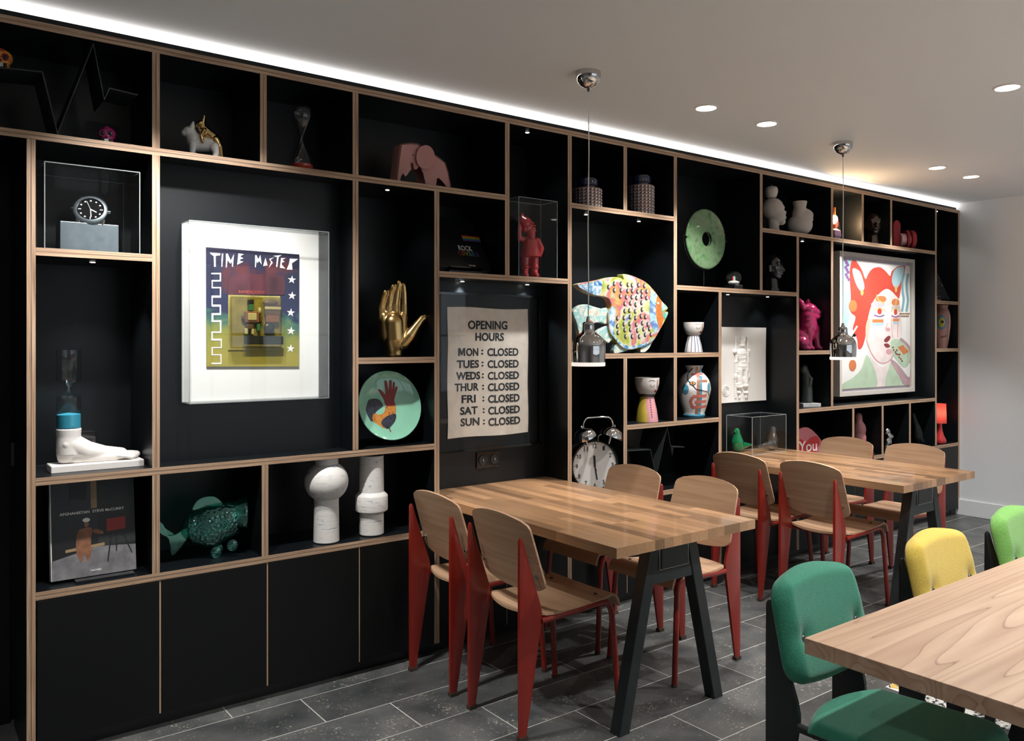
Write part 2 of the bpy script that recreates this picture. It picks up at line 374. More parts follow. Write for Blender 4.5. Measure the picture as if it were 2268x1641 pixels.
for i in range(5):                      # unseen windows behind the camera, hinted by reflections, added for fill light
    x0 = 1.5 + 1.15 * i
    wi = struct(B().lo((x0, -3.5, .75), (x0 + .95, -3.485, 2.45)).obj('window_%d' % (i + 1), 'daylight'))
    for a, b in (((x0 - .04, .71), (x0, 2.49)), ((x0 + .95, .71), (x0 + .99, 2.49)), ((x0, .71), (x0 + .95, .75)), ((x0, 2.45), (x0 + .95, 2.49)), ((x0, 1.58), (x0 + .95, 1.61)), ((x0 + .46, .75), (x0 + .49, 2.45))):
        B().lo((a[0], -3.5, a[1]), (b[0], -3.46, b[1])).obj('window_frame', 'black_plain', wi)
struct(B().lo((XR - .016, -3.5, 0), (XR, D + .03, .135)).obj('baseboard_right', 'wall_paint', bevel=.003))
# dark flush door in the passage at the far left, with its hinge plate
dr = struct(B().lo((-.75, 3.77, 0), (.37, 3.80, 2.2)).obj('door_1', 'black_door'))
B().lo((W(24, 980, 3.77).x, 3.764, W(24, 1032, 3.77).z), (W(36, 980, 3.77).x, 3.77, W(24, 980, 3.77).z)).obj('hinge_plate', 'dark_steel', dr)
# ------------------------------------------------------------ ceiling lights
def downlight(x, y, on=DL_W, tgt=None):
    t = thing('downlight', 'round recessed ceiling downlight', 'downlight', (x, y, CZ), 0, 'recessed ceiling downlights')
    B().lathe([(.062, 0), (.062, -.004), (.052, -.006), (.050, -.001)], 32, cap=False).obj('rim', 'white', t, smooth=True)
    B().lathe([(.0505, -.0008), (.0505, -.0022)], 32).obj('diffuser', 'lamp_disc', t)
    spotlight('downlight_beam', (x, y, CZ - .02), tgt or (x, y, 0), on, 84 if tgt else 120, .55, size=.035)
    return t
names = {2: 'round recessed ceiling downlight between the pendants, nearest the left pendant', 3: 'round recessed ceiling downlight between the pendants, second from the left pendant',
         4: 'round recessed ceiling downlight at the upper right edge of the ceiling', 5: 'round recessed ceiling downlight over the far wall end, left one of the pair',
         6: 'round recessed ceiling downlight over the far wall end, right one of the pair'}
for i, (x, y) in enumerate(DOWNLIGHTS):
    t = downlight(x, y, DL_W * (.6 if (x > 5 and y < 2) else .85 if x < 0 else 1), (x, D, .9) if y > 2.6 else None)   # those by the shelving are tilted towards it
    t['label'] = names.get(i, 'unseen recessed ceiling downlight outside the picture')
# bright cove line between the shelving and the ceiling
t = thing('cove_light', 'long bright linear cove light running above the shelving under the ceiling', 'light', (3.4, D + .03, 2.664))
B().lo((-4.2, -.006, 0), (4.012, .03, .0405)).obj('diffuser', 'led', t)
B().lo((-4.2, .030, 0), (4.012, .05, .0405)).obj('profile', 'steel', t)
# ------------------------------------------------------------ built-in shelving
Zb = [(.592, .0045), (1.0, .0037), (1.413, .003), (1.824, .0018), (2.236, .002), (2.630, 0)]
def ZL(l, X): return Zb[l][0] + Zb[l][1] * (X - 1.2)
sh = thing('shelving_unit', 'wall-wide black shelving with plywood edges and flush cupboards below', 'shelving', (3.7, D, 0))
def rel(v): return (v[0] - 3.7, v[1] - D, v[2])
def board(name, a, b, vert, dep=DEP):
    c = [(p + q) / 2 for p, q in zip(a, b)]; sz = [q - p for p, q in zip(a, b)]
    q = B(); q.box((0, 0, 0), sz); q.bm.faces.ensure_lookup_table()
    q.bm.normal_update()
    for f in q.bm.faces: f.material_index = 1 if f.normal.y < -.5 else 0
    o = q.obj(name, ['black', 'ply_v' if vert else 'ply_h'], sh, rel(c), fix=False); return o
for l, spans in enumerate([[(.394, 2.084), (2.927, 4.187), (5.023, 7.40)], [(.394, 2.084), (3.347, 4.187), (5.023, 6.992)],
                           [(1.657, 2.084), (2.927, 4.187), (5.023, 5.446), (6.992, 7.40)], [(.394, .813), (2.084, 2.927), (3.769, 5.023), (6.992, 7.40)],
                           [(-.75, 2.505), (2.927, 3.769), (4.61, 6.992)], [(-.75, 7.414)]]):
    for a, b in spans:
        z = ZL(l, (a + b) / 2); e = 0 if l == 5 else HT
        board('shelf_board', (a + (e if a > -.7 else 0), D, z - HT), (b - e, D + DEP, z + HT), False)
def topz(l, x): return ZL(l, x)
for x, lo_, hi_ in [(.394, None, 4), (.813, 0, 5), (1.236, 4, 5), (1.243, 0, 1), (1.657, 1, 5), (2.084, None, 4), (2.505, 3, 5), (2.927, None, 5), (3.347, 4, 5), (3.347, 0, 2), (3.769, 1, 5),
                    (4.187, None, 3), (4.61, 3, 5), (5.023, None, 4), (5.446, 1, 5), (5.857, 4, 5), (6.271, 4, 5), (5.727, 0, 1), (6.143, 0, 1), (6.562, 0, 1), (6.992, 0, 5), (7.40, None, 5)]:
    z0 = 0 if lo_ is None else ZL(lo_, x) + (HT if lo_ == 0 or True else 0)
    z1 = ZL(hi_, x) - HT
    if lo_ is None and x not in (.394,): z0 = .055 if x < 7 else .055
    board('upright', (x - HT, D + .0004, z0), (x + HT, D + DEP, z1), True)
B().lo(rel((-.75, D + .003, 2.6445)), rel((7.36, D + .02, 2.6632))).obj('fascia', 'black', sh)
B().lo(rel((.38, D + DEP, 0)), rel((XR, D + DEP + .012, 2.644))).obj('back_panel', 'black', sh)
B().lo(rel((-.75, D + DEP, 2.22)), rel((.38, D + DEP + .012, 2.644))).obj('back_panel', 'black', sh)
# shallower backs behind the two wall tables and two of the pictures
YA, YT, YA2 = 3.553, 3.496, 3.60
for x0, x1, z0, z1, y in ((2.098, 2.913, .59, ZL(3, 2.5) - HT, YA), (4.201, 5.009, .59, ZL(3, 4.6) - HT, YA2), (.827, 1.643, ZL(1, 1.2) + HT, ZL(4, 1.2) - HT, YT)):
    B().lo(rel((x0, y, z0)), rel((x1, y + .012, z1))).obj('back_panel', 'black', sh)
# plinth and cupboard doors with pale plywood seams
B().lo(rel((.41, D + .05, 0)), rel((XR - .05, D + .07, .056))).obj('plinth', 'black_plain', sh)
B().lo(rel((.41, D + .012, .054)), rel((7.39, D + .05, .060))).obj('bottom_board', 'black_plain', sh)
seams = [.409, .829, 1.254, 1.677, 2.095, 2.505, 2.925, 3.365, 3.79, 4.19, 4.6, 5.03, 5.45, 5.757, 6.17, 6.59, 7.0, 7.386]
for a, b in zip(seams, seams[1:]):
    al = (2.09 <= a < 2.9) or (4.18 <= a < 5.0)
    zt = .703 if al else ZL(0, (a + b) / 2) - HT - .003
    B().lo(rel((a + .0032, D + .0006, .060)), rel((b - .0032, D + .0186, zt))).obj('cupboard_door', 'black_door', sh, bevel=.0012)
    if b < 7.3: B().lo(rel((b - .008, D + .004, .060)), rel((b + .008, D + .022, zt))).obj('door_edge_strip', 'ply_edge_light', sh)
for a, b in ((.409, 2.084), (2.941, 4.187), (5.037, 7.386)):
    B().lo(rel((a, D + .003, ZL(0, (a + b) / 2) - HT - .003)), rel((b, D + .02, ZL(0, (a + b) / 2) - HT - .0002))).obj('door_edge_strip', 'ply_edge_light', sh)
# small lights sunk into the undersides of the shelves
def puck(px, py, level, watts=2.2, cone=100, tgt=None, lab=''):
    z = ZL(level, at(px, D + .15)[0]) - HT; p = G(px, py, z)
    p.y = max(D + .03, min(p.y, D + .30)); p.x = at(px, p.y)[0]
    t = thing('shelf_spotlight', 'tiny round shelf light ' + lab, 'spotlight', p, 0, 'tiny lights under the shelves')
    B().lathe([(.013, 0), (.013, -.0014), (.010, -.002)], 16).obj('rim', 'steel', t, smooth=True)
    B().lathe([(.010, -.002), (.010, -.0026)], 16).obj('lens', 'puck_disc', t)
    spotlight('shelf_beam', p + Vector((0, 0, -.012)), tgt or (p.x, p.y - .05, 0), watts, cone, .6, size=.01)
puck(205, 580, 3, 8.0, 95, lab='above the marble foot')
puck(858, 420, 4, 2.2, lab='above the golden hand')
puck(1168, 293, 5, 1.6, lab='above the boxed red gnome')
puck(1024, 623, 3, 11.0, 84, lab='above the opening hours cloth, left one'); puck(1168, 630, 3, 11.0, 84, lab='above the opening hours cloth, right one')
puck(1298, 475, 4, 2.2, lab='above the painted fish, left one'); puck(1415, 490, 4, 2.2, lab='above the painted fish, right one')
puck(1612, 652, 3, 3.0, lab='above the white relief, left one'); puck(1700, 657, 3, 2.4, lab='above the white relief, right one')
puck(1777, 534, 4, 1.8, lab='above the pink bulldog'); puck(2074, 468, 5, 1.5, lab='at the top of the narrow end column')
# ------------------------------------------------------------ wall tables of glued oak staves on one A-frame
def wall_table(x0, x1, y0, y1, label, seed):
    rd = random.Random(seed); cx = (x0 + x1) / 2
    t = thing('dining_table', label, 'table', (cx, y0, 0))
    top = B().lo((x0 - cx + .003, .003, .712), (x1 - cx - .003, y1 - y0, .744)).obj('tabletop', 'oak_stave', t)
    n = 16; sw = (x1 - x0) / n; me = None
    for i in range(n):
        y = y0 - rd.uniform(.05, .4)
        while y < y1:
            L = rd.uniform(.30, .62); a, b = max(y, y0), min(y + L, y1)
            if y1 - b < .1: b = y1; L = 9
            if b - a > .02:
                if me is None: o = B().box((0, 0, 0), (1, 1, 1)).obj('stave', 'oak_stave', top); me = o.data
                else: o = bpy.data.objects.new('stave', me); C.objects.link(o); o.parent = top
                o.location = (x0 + sw * (i + .5) - cx, (a + b) / 2 - y0, .7305); o.scale = (sw - .0003, b - a - .0003, .039 + rd.uniform(0, .0002))
            y += L
    fr = B()
    for s in (-1, 1):                      # raked square legs
        a, b = Vector((s * .278, .115, 0)), Vector((s * .105, .115, .705)); lp = []
        for p in (a, b): lp.append([p + Vector((dx, dy, 0)) for dx, dy in ((-.0275, -.027), (.0275, -.027), (.0275, .027), (-.0275, .027))])
        B().loops(lp).obj('leg', 'charcoal', t, bevel=.003)
    B().prism([(-.165, .545), (.165, .545), (.13, .705), (-.13, .705)], .092, .138).obj('gusset_plate', 'charcoal', t)
    B().lo((-.077, .084, .60), (.077, .145, .71)).obj('crossbeam_end', 'charcoal', t, bevel=.006)
    B().lo((-.03, .115, .66), (.03, y1 - y0 - .02, .711)).obj('beam', 'charcoal', t)
    B().lo((x0 - cx + .05, y1 - y0 - .06, .672), (x1 - cx - .05, y1 - y0 - .004, .711)).obj('wall_cleat', 'charcoal', t)
    w = B(); w.tube([(-.084, .089, .70), (-.084, .089, .598), (.084, .089, .598), (.084, .089, .70)], .0022, 6).obj('weld_seam', 'steel', t)
    return t
wall_table(2.0995, 2.9115, 2.152, 3.552, 'oak butcher-block table on a black A-frame beneath the opening hours cloth', 3)
wall_table(4.2025, 5.0075, 2.185, 3.599, 'oak butcher-block table on a black A-frame holding the clear box of glass birds', 8)
# ------------------------------------------------------------ chairs
def leg_loops(sgn, y, w=1.0):              # folded sheet-metal rear leg, widest at the seat
    st = [(0.0, .012), (.02, .0125), (.2, .044), (.40, .078), (.44, .085), (.47, .085), (.50, .078), (.62, .036), (.72, .004), (.752, -.005), (.762, -.010)]
    L = []
    for z, xf in st:
        xr = -.021 if z < .755 else -.017; m = xr + (xf - xr) * .45; h = .0135 * w if .1 < z < .7 else .011 * w
        if z > .755: h = .005
        L.append([(xr, y - .0075 * (h / .0135), z), (m, y - h, z), (xf, y - .006 * (h / .0135), z), (xf, y + .006 * (h / .0135), z), (m, y + h, z), (xr, y + .0075 * (h / .0135), z)])
    return L
def rounded_w(s, Wd, r, H):                # half width of an outline with rounded corners, s in 0..1 over height H
    e = min(s, 1 - s) * H
    return Wd if e >= r else Wd - r + math.sqrt(max(0, r * r - (r - e) ** 2))
def make_chair(label, soft=None):
    t = thing('side_chair' if not soft else 'upholstered_chair', label, 'chair')
    metal = 'red_paint' if not soft else 'charcoal'
    for s in (-1, 1):
        lg = B().loops(leg_loops(s, s * .169)).obj('rear_leg', metal, t, smooth=True, ang=30)
        B().loops([[(-.0225, s * .169 - .0125, z), (.0145, s * .169 - .0125, z), (.0145, s * .169 + .0125, z), (-.0225, s * .169 + .0125, z)] for z in (0, .016)]).obj('foot_cap', 'foot_cap', lg)
        fp = [(.468, s * .203, .002), (.452, s * .197, .22), (.438, s * .191, .40), (.428, s * .188, .432), (.408, s * .187, .448), (.38, s * .186, .452), (.25, s * .180, .440), (.085, s * .172, .433)]
        fl_ = B().tube(fp, .0125, 12).obj('front_leg', metal, t, smooth=True)
        B().cyl((.468, s * .203, 0), (.467, s * .2027, .014), .0136, seg=12).obj('foot_cap', 'foot_cap', fl_)
    B().cyl((.13, -.172, .428), (.13, .172, .428), .010, seg=10).obj('crossbar', metal, t, smooth=True)
    B().cyl((.40, -.187, .440), (.40, .187, .440), .011, seg=10).obj('crossbar', metal, t, smooth=True)
    def seat_z(u): return .462 - .016 * sin(pi * min(1, u * 1.15)) + .018 * min(1, u * 1.1) - (0 if u < .86 else .055 * ((u - .86) / .14) ** 2)
    if not soft:
        def seat(u, v):
            yy = (v - .5) * 2; rear = .046 + .046 * (yy * yy)
            x = rear + (.492 - rear) * u - (0 if u < .9 else .012 * ((u - .9) / .1) ** 2); hw = .178 + .022 * u
            hw *= 1 - .06 * max(0, (.06 - u) / .06) ** 2
            return (x, yy * hw, seat_z(u) - .008 * (1 - yy * yy) * (1 - u))
        st = B().sheet(seat, 24, 10, .010).obj('seat', ['oak_ply'], t, smooth=True, ang=50)
        def back(u, v):
            z = .545 + .275 * u; yy = (v - .5) * 2; hw = rounded_w(u, .203 - .012 * u, .038, .275)
            y = yy * hw; zz = z + .020 * (1 - yy * yy) * (u - .5) * 2 * (1 if u > .5 else .9)
            x = .060 - (zz - .545) * .30 + .011 + .42 * y * y
            return (x, y, zz)
        bk = B().sheet(back, 20, 16, .009).obj('backrest', ['oak_ply_z'], t, smooth=True, ang=50)
        for s in (-1, 1):
            B().cyl((.395, s * .14, seat_z(.78) - .003), (.395, s * .14, seat_z(.78) + .0025), .007, seg=12).obj('screw', 'black_plain', st)
            zz = .60; B().cyl((.055, s * .169, zz + .003), (.0695, s * .169, zz + .007), .006, seg=10).obj('screw', 'steel', bk)
    else:
        def seat(u, v):
            yy = (v - .5) * 2; rear = .062 + .06 * (yy * yy); x = rear + (.495 - rear) * u; hw = .194 + .022 * u - (0 if u < .8 else .055 * (1 - math.sqrt(max(0, 1 - ((u - .8) / .2) ** 2))))
            e = min(u, 1 - u) * .42; ew = (1 - abs(yy)) * .2
            k = min(1, e / .028) * min(1, ew / .028); puff = .030 * math.sqrt(max(0, 1 - (1 - k) ** 2))
            return (x, yy * hw, .440 + puff + .012 * min(1, u * 1.3) - (.03 * max(0, (u - .85) / .15) ** 2))
        B().sheet(seat, 30, 24, lambda u, v: .006 + .022 * min(1, min(u, 1 - u) * 14) * min(1, min(v, 1 - v) * 10)).obj('seat', soft, t, smooth=True, ang=80, sub=1)
        def back(u, v):
            yy = (v - .5) * 2; hw = rounded_w(u, .212 - .02 * u, .06, .28); y = yy * hw
            z = .556 + .258 * u + .022 * (1 - yy * yy) * (u - .5) * 2
            e = min(u, 1 - u) * .28; ew = hw - abs(y); k = min(1, e / .03) * min(1, ew / .03); puff = .020 * math.sqrt(max(0, 1 - (1 - k) ** 2))
            for bs in (-1, 1):
                d2 = (y - bs * .135) ** 2 + (z - .665) ** 2; puff -= .016 * math.exp(-d2 / .0009)
            return (.062 - (z - .53) * .27 + .30 * y * y + puff, y, z)
        bk = B().sheet(back, 34, 36, lambda u, v: .006 + .028 * min(1, min(u, 1 - u) * 12) * min(1, min(v, 1 - v) * 12)).obj('backrest', soft, t, smooth=True, ang=80, sub=1)
        for s in (-1, 1):
            x = .062 - .135 * .27 + .30 * .135 ** 2 + .004
            B().sph((x + .038, s * .135, .665), (.006, .013, .013)).obj('button', 'dark_steel', bk, smooth=True)
    return t
proto = make_chair('')
spots = [(1.898, 2.614, 0, 'red-legged oak chair nearest the camera on the left of the near oak table'),
         (1.903, 3.100, 0, 'red-legged oak chair beside the white vases, left of the near oak table'),
         (3.182, 2.628, pi, 'red-legged oak chair at the near right corner of the near oak table'),
         (3.176, 3.108, pi, 'red-legged oak chair standing before the giant alarm clock'),
         (4.020, 3.100, 0, 'red-legged oak chair below the striped-body face goblet, left of the far oak table'),
         (4.045, 2.640, 0, 'red-legged oak chair left of the far oak table, just behind the green chair'),
         (5.282, 2.665, pi, 'red-legged oak chair at the far right of the far oak table, nearer the end wall'),
         (5.280, 3.137, pi, 'red-legged oak chair hiding the pink heart board, right of the far oak table')]
for i, (x, y, a, lab) in enumerate(spots):
    o = proto if i == 0 else copy_tree(proto)
    o.location = (x, y, 0); o.rotation_euler[2] = a; o['label'] = lab; o['group'] = 'red and oak chairs'
def fabric(name, col, hi):
    m, t, n, b = nt(name); setp(b, rough=.85, sheen=.25)
    tc = n.new('ShaderNodeTexCoord'); vo = n.new('ShaderNodeTexVoronoi'); vo.inputs['Scale'].default_value = 420; t.links.new(tc.outputs['Object'], vo.inputs['Vector'])
    r = ramp(n, [(.1, hi), (.6, col)]); t.links.new(vo.outputs['Distance'], r.inputs['Fac']); t.links.new(r.outputs['Color'], b.inputs['Base Color'])
    bp = n.new('ShaderNodeBump'); bp.inputs['Strength'].default_value = .5; bp.inputs['Distance'].default_value = .0015; bp.invert = True
    t.links.new(vo.outputs['Distance'], bp.inputs['Height']); t.links.new(bp.outputs['Normal'], b.inputs['Normal'])
fabric('wool_green', (.012, .17, .10), (.03, .27, .17)); fabric('wool_yellow', (.58, .40, .05), (.78, .58, .12)); fabric('wool_lime', (.13, .34, .06), (.24, .50, .12))
for x, y, m, lab in ((2.174, 1.42, 'wool_green', 'emerald green upholstered chair with black legs in the foreground'), (2.915, 1.42, 'wool_yellow', 'yellow upholstered chair between the two green chairs'),
                     (3.56, 1.42, 'wool_lime', 'light green upholstered chair at the right edge')):
    o = make_chair(lab, m); o.location = (x, y, .0034 if x > 3.3 else 0); o.rotation_euler[2] = -pi / 2; o['group'] = 'upholstered chairs at the long table'
# ------------------------------------------------------------ long foreground table
t = thing('long_table', 'long pale elm table with dark A-frame legs in the foreground', 'table', (1.846, 1.216, 0))
B().lo((0, -.95, .710), (2.75, 0, .750)).obj('tabletop', 'elm', t, bevel=.0015)
for xx in (.62, 2.2):
    for s in (-1, 1):
        lp = [[Vector((xx + dx, -.475 + s * q + dy, z)) for dx, dy in ((-.027, -.0275), (.027, -.0275), (.027, .0275), (-.027, .0275))] for q, z in ((.33, .0034 if xx > 1 else 0), (.13, .71))]
        B().loops(lp).obj('leg', 'charcoal', t, bevel=.003)
    B().prism([(-.475 - .19, .55), (-.475 + .19, .55), (-.475 + .15, .71), (-.475 - .15, .71)], xx - .022, xx + .022, 'yz').obj('gusset_plate', 'charcoal', t)
B().lo((.3, -.50, .66), (2.5, -.45, .71)).obj('beam', 'charcoal', t)
# ------------------------------------------------------------ speckled rug under it
m, tr, n, b = nt('rug_speckle'); setp(b, rough=.95)
tc = n.new('ShaderNodeTexCoord'); vo = n.new('ShaderNodeTexVoronoi'); vo.inputs['Scale'].default_value = 90; tr.links.new(tc.outputs['Object'], vo.inputs['Vector'])
sp = n.new('ShaderNodeSeparateColor'); tr.links.new(vo.outputs['Color'], sp.inputs[0])
r = ramp(n, [(.25, (.02, .025, .04)), (.35, (.62, .6, .57)), (.8, (.78, .77, .74))]); tr.links.new(sp.outputs[0], r.inputs['Fac']); tr.links.new(r.outputs['Color'], b.inputs['Base Color'])
mat('mustard', (.55, .36, .07), .8)
rg = thing('rug', 'speckled black and white rug with a mustard S beneath the long table', 'rug', (4.8, .7, .0002))
B().lo((-1.36, -1.6, 0), (1.6, 1.17, .003)).obj('pile', 'rug_speckle', rg)
text('S', .12, 'mustard', rg, (-1.32, 1.08, .0034), (0, 0, 0), .004)
# ------------------------------------------------------------ bell pendants
def pendant(px, cy, label):
    p = G(px, cy, CZ); t = thing('pendant_lamp', label, 'pendant', p)
    cz = CZ
    prof = [(.056, 0), (.0575, -.012), (.0555, -.026), (.048, -.044), (.034, -.060), (.014, -.070), (.004, -.072)]
    B().lathe(prof, 36).obj('canopy', 'chrome', t, smooth=True, ang=60)
    B().cyl((0, 0, -.070), (0, 0, -.086), .006, seg=12).obj('cord_grip', 'dark_steel', t, smooth=True)
    zb = 1.392 - CZ
    B().tube([(0, 0, -.08), (.004, 0, -.35), (-.002, 0, -.7), (.002, 0, -.95), (0, 0, zb + .2)], .0024, 8).obj('cord', 'white', t, smooth=True)
    B().cyl((0, 0, zb + .198), (0, 0, zb + .222), .011, .006, 14).obj('cord_grip', 'chrome', t, smooth=True)
    bell = smoothpoly([(.012, .199), (.024, .194), (.0265, .180), (.0275, .160), (.034, .148), (.056, .134), (.072, .110), (.0765, .08), (.0755, .045), (.0735, .016)], 4, False)
    inner = [(r_ - .0016, z_) for r_, z_ in bell[::-1]]
    B().lathe([(r_, z_ + zb) for r_, z_ in bell + inner if r_ > 0], 48, cap=False).obj('shade', 'chrome', t, smooth=True, ang=60)
    B().lathe([(.0748, zb + .017), (.0755, zb + .013), (.0755, zb + .002), (.0735, zb), (.071, zb), (.071, zb + .017)], 48, cap=False).obj('rim', 'pendant_rim', t, smooth=True)
    B().sph((0, 0, zb + .075), (.026, .026, .033)).obj('bulb', 'bulb_glow', t, smooth=True)
    l = bpy.data.lights.new('pendant_glow', 'SPOT'); l.energy = 9; l.color = (1, .86, .7); l.shadow_soft_size = .03; l.spot_size = R(120); l.spot_blend = .4
    q = bpy.data.objects.new('pendant_glow', l); C.objects.link(q); q.parent = t; q.location = (0, 0, zb + .03)
emit('bulb_glow', (1, .85, .65), 8.0); emit('pendant_rim', (1, .9, .8), .8)
pendant(1303, 160, 'chrome bell pendant hanging over the near oak table')
pendant(1867, 316, 'chrome bell pendant hanging over the far oak table, before the red-haired portrait')
# ------------------------------------------------------------ things on the shelves: left half
def base(l, X): return ZL(l, X) + HT
def text_fit(body, m, parent, org, x0, x1, z0, z1, Y, bold=.0, ex=.0005, name='lettering'):   # lettering stretched into a box on a wall plane
    o = text(body, 1.0, m, parent, (0, 0, 0), bold=bold, ex=0.001, align='LEFT', name=name)
    vs = [v.co for v in o.data.vertices]; ax, bx = min(v.x for v in vs), max(v.x for v in vs); az, bz = min(v.y for v in vs), max(v.y for v in vs)
    sx, sz = (x1 - x0) / (bx - ax), (z1 - z0) / (bz - az)
    for v in o.data.vertices: v.co = ((v.co.x - ax) * sx, (v.co.y - az) * sz, v.co.z * ex / .001)
    o.location = (x0 - org[0], Y - org[1], z0 - org[2]); return o
def flat(parent, org, pts, Y, lift, m, name='painted_shape'):
    return B().prism([(x - org[0], z - org[2]) for x, z in pts], Y - lift - org[1], Y - org[1] - max(0, lift - .0006)).obj(name, m, parent)
def acrylic_box(name, label, x0, x1, y0, y1, z0, z1, th=.004, mt='acrylic'):
    t = thing(name, label, 'display case', ((x0 + x1) / 2, (y0 + y1) / 2, z0)); w, d, h = (x1 - x0) / 2, (y1 - y0) / 2, z1 - z0
    for a, b in (((-w, -d, 0), (w, -d + th, h)), ((-w, d - th, 0), (w, d, h)), ((-w, -d + th, 0), (-w + th, d - th, h)), ((w - th, -d + th, 0), (w, d - th, h)), ((-w, -d, h), (w, d, h + th))):
        B().lo(a, b).obj('clear_panel', mt, t)
    e = .0016; q = B(); hh = h + th
    for sx in (-1, 1):
        for sy in (-1, 1): q.lo((sx * w - e, sy * d - e, 0), (sx * w + e, sy * d + e, hh))
    for z in (.001, hh):
        for s in (-1, 1): q.lo((-w, s * d - e, z - e), (w, s * d + e, z + e)); q.lo((s * w - e, -d, z - e), (s * w + e, d, z + e))
    q.obj('polished_edge', 'acrylic_edge', t); return t
def zigzag(px_pts, y0, y1, label):
    P = [W(x, y, y0) for x, y in px_pts]; o0 = P[0].copy(); o0.z = min(p.z for p in P); t2 = .0022
    q = B(); n = len(P); up, dn = [], []
    for i, p in enumerate(P):
        d1 = (P[min(i + 1, n - 1)] - P[max(i, 0)] if i < n - 1 else P[i] - P[i - 1]).normalized(); d0 = (P[i] - P[i - 1] if i else d1).normalized()
        a, b = Vector((-d0.z, d0.x)), Vector((-d1.z, d1.x)); m = (a + b); m = m / max(.35, m.length_squared / 2) if m.length > .1 else a
        m = m.normalized() * min(t2 * 2.5, t2 / max(.3, m.normalized().dot(a)))
        up.append((p.x - o0.x + m.x, p.z - o0.z + m.y)); dn.append((p.x - o0.x - m.x, p.z - o0.z - m.y))
    for i in range(n - 1): q.prism([up[i], up[i + 1], dn[i + 1], dn[i]], 0, y1 - y0)
    return tag(q.obj('zigzag_shelf', 'zigzag_metal', loc=(o0.x, y0, o0.z + .003)), label, 'wall shelf')
mat('zigzag_metal', (.03, .036, .036), .4, metal=.3)
zigzag([(-70, 143), (0, 151.5), (94, 161), (127.5, 297), (207, 99), (231, 222), (243, 197), (305, 212)], D + .008, D + .2, 'dark folded-metal zigzag shelf carrying the orange skull')
zigzag([(1389, 1000), (1441, 997), (1453, 1060), (1478, 946), (1489, 1008), (1491, 991), (1516, 991)], D + .012, D + .2, 'dark folded-metal zigzag shelf below the pink and yellow face goblet')
def skull(px, Y, z, hpx, main, accent, label, rz):
    X, mp = at(px, Y); s = hpx * mp; t = thing('sugar_skull', label, 'skull', (X, Y, z), rz)
    q = B(); q.sph((0, .04 * s, .60 * s), (.43 * s, .47 * s, .40 * s)); q.sph((0, -.14 * s, .40 * s), (.36 * s, .30 * s, .25 * s)); q.sph((0, -.2 * s, .17 * s), (.29 * s, .22 * s, .18 * s)); q.sph((0, .06 * s, .2 * s), (.30 * s, .32 * s, .21 * s))
    q.obj('cranium', main, t, remesh=.02 * s, sm=3)
    for sx in (-1, 1):
        B().sph((sx * .18 * s, -.375 * s, .54 * s), (.135 * s, .07 * s, .145 * s)).obj('socket', 'black_plain', t, smooth=True)
        B().tube([(sx * .18 * s + .15 * s * cos(a), -.405 * s, .54 * s + .16 * s * sin(a)) for a in [2 * pi * k / 18 for k in range(18)]], .03 * s, 8, closed=True).obj('socket_ring', accent, t, smooth=True)
    B().prism([(-.06 * s, .33 * s), (.06 * s, .33 * s), (0, .45 * s)], -.47 * s, -.40 * s).obj('nose_hole', 'black_plain', t)
    B().lo((-.25 * s, -.415 * s, .07 * s), (.25 * s, -.33 * s, .27 * s)).obj('gum', 'black_plain', t, bevel=.02 * s)
    q = B()
    for i in range(7):
        for r_ in (0, 1): q.box(((i - 3) * .068 * s, -.415 * s + abs(i - 3) * .008 * s, (.125 + r_ * .09) * s), (.054 * s, .03 * s, .075 * s))
    q.obj('teeth', 'white_gloss', t)
    q = B()
    for i in range(7): a = 2 * pi * i / 7; q.sph((.09 * s * cos(a), -.30 * s, .84 * s + .09 * s * sin(a)), .045 * s, sub=2)
    q.obj('flower', accent, t, smooth=True)
    return t
mat('skull_orange', (.62, .25, .03), .3, vary=.3, vscale=40, coat=.4); mat('skull_pink', (.30, .015, .11), .3, vary=.3, vscale=50, coat=.4)
mat('red_gloss', (.45, .02, .012), .25, coat=.4); mat('teal_paint', (.05, .3, .28), .4); mat('pink_pale', (.72, .42, .42), .4)
skull(5, D + .06, W(5, 150, D + .008).z + .004, 47, 'skull_orange', 'red_gloss', 'orange painted skull with red-rimmed eyes cut by the left edge', -.25)
X, _ = at(238, D + .07); skull(238, D + .07, base(4, X), 42, 'skull_pink', 'skull_pink', 'magenta painted skull on the top shelf below the zigzag', -.3)
# white bulldog with a golden one climbing on it
X, mp = at(450, D + .1); t = thing('bulldog_figurine', 'white bulldog figurine with a golden dog climbing on its back', 'figurine', (X, D + .1, base(4, X)), -.35)
k = 1.05
q = B(); q.sph((-.052, 0, .108), (.027, .025, .025)); q.sph((-.070, 0, .103), (.015, .02, .015)); q.chain([(-.045, 0, .10, .023), (-.032, 0, .075, .032), (-.02, 0, .064, .034), (.02, 0, .062, .029), (.042, 0, .064, .027)])
for s in (-1, 1):
    q.chain([(-.036, s * .02, .055, .017), (-.040, s * .023, .02, .011), (-.043, s * .023, .006, .012)]); q.chain([(.045, s * .018, .05, .02), (.052, s * .022, .025, .011), (.046, s * .022, .006, .012)])
    q.chain([(-.042, s * .015, .125, .011), (-.036, s * .022, .146, .004)])
q.obj('white_dog', 'white_gloss', t, remesh=.0028, sm=3)
q = B(); q.chain([(.05, 0, .085, .02), (.02, 0, .105, .022), (.0, 0, .125, .02)]); q.sph((-.008, 0, .143), (.02, .019, .018)); q.sph((-.022, 0, .137), (.011, .013, .009))
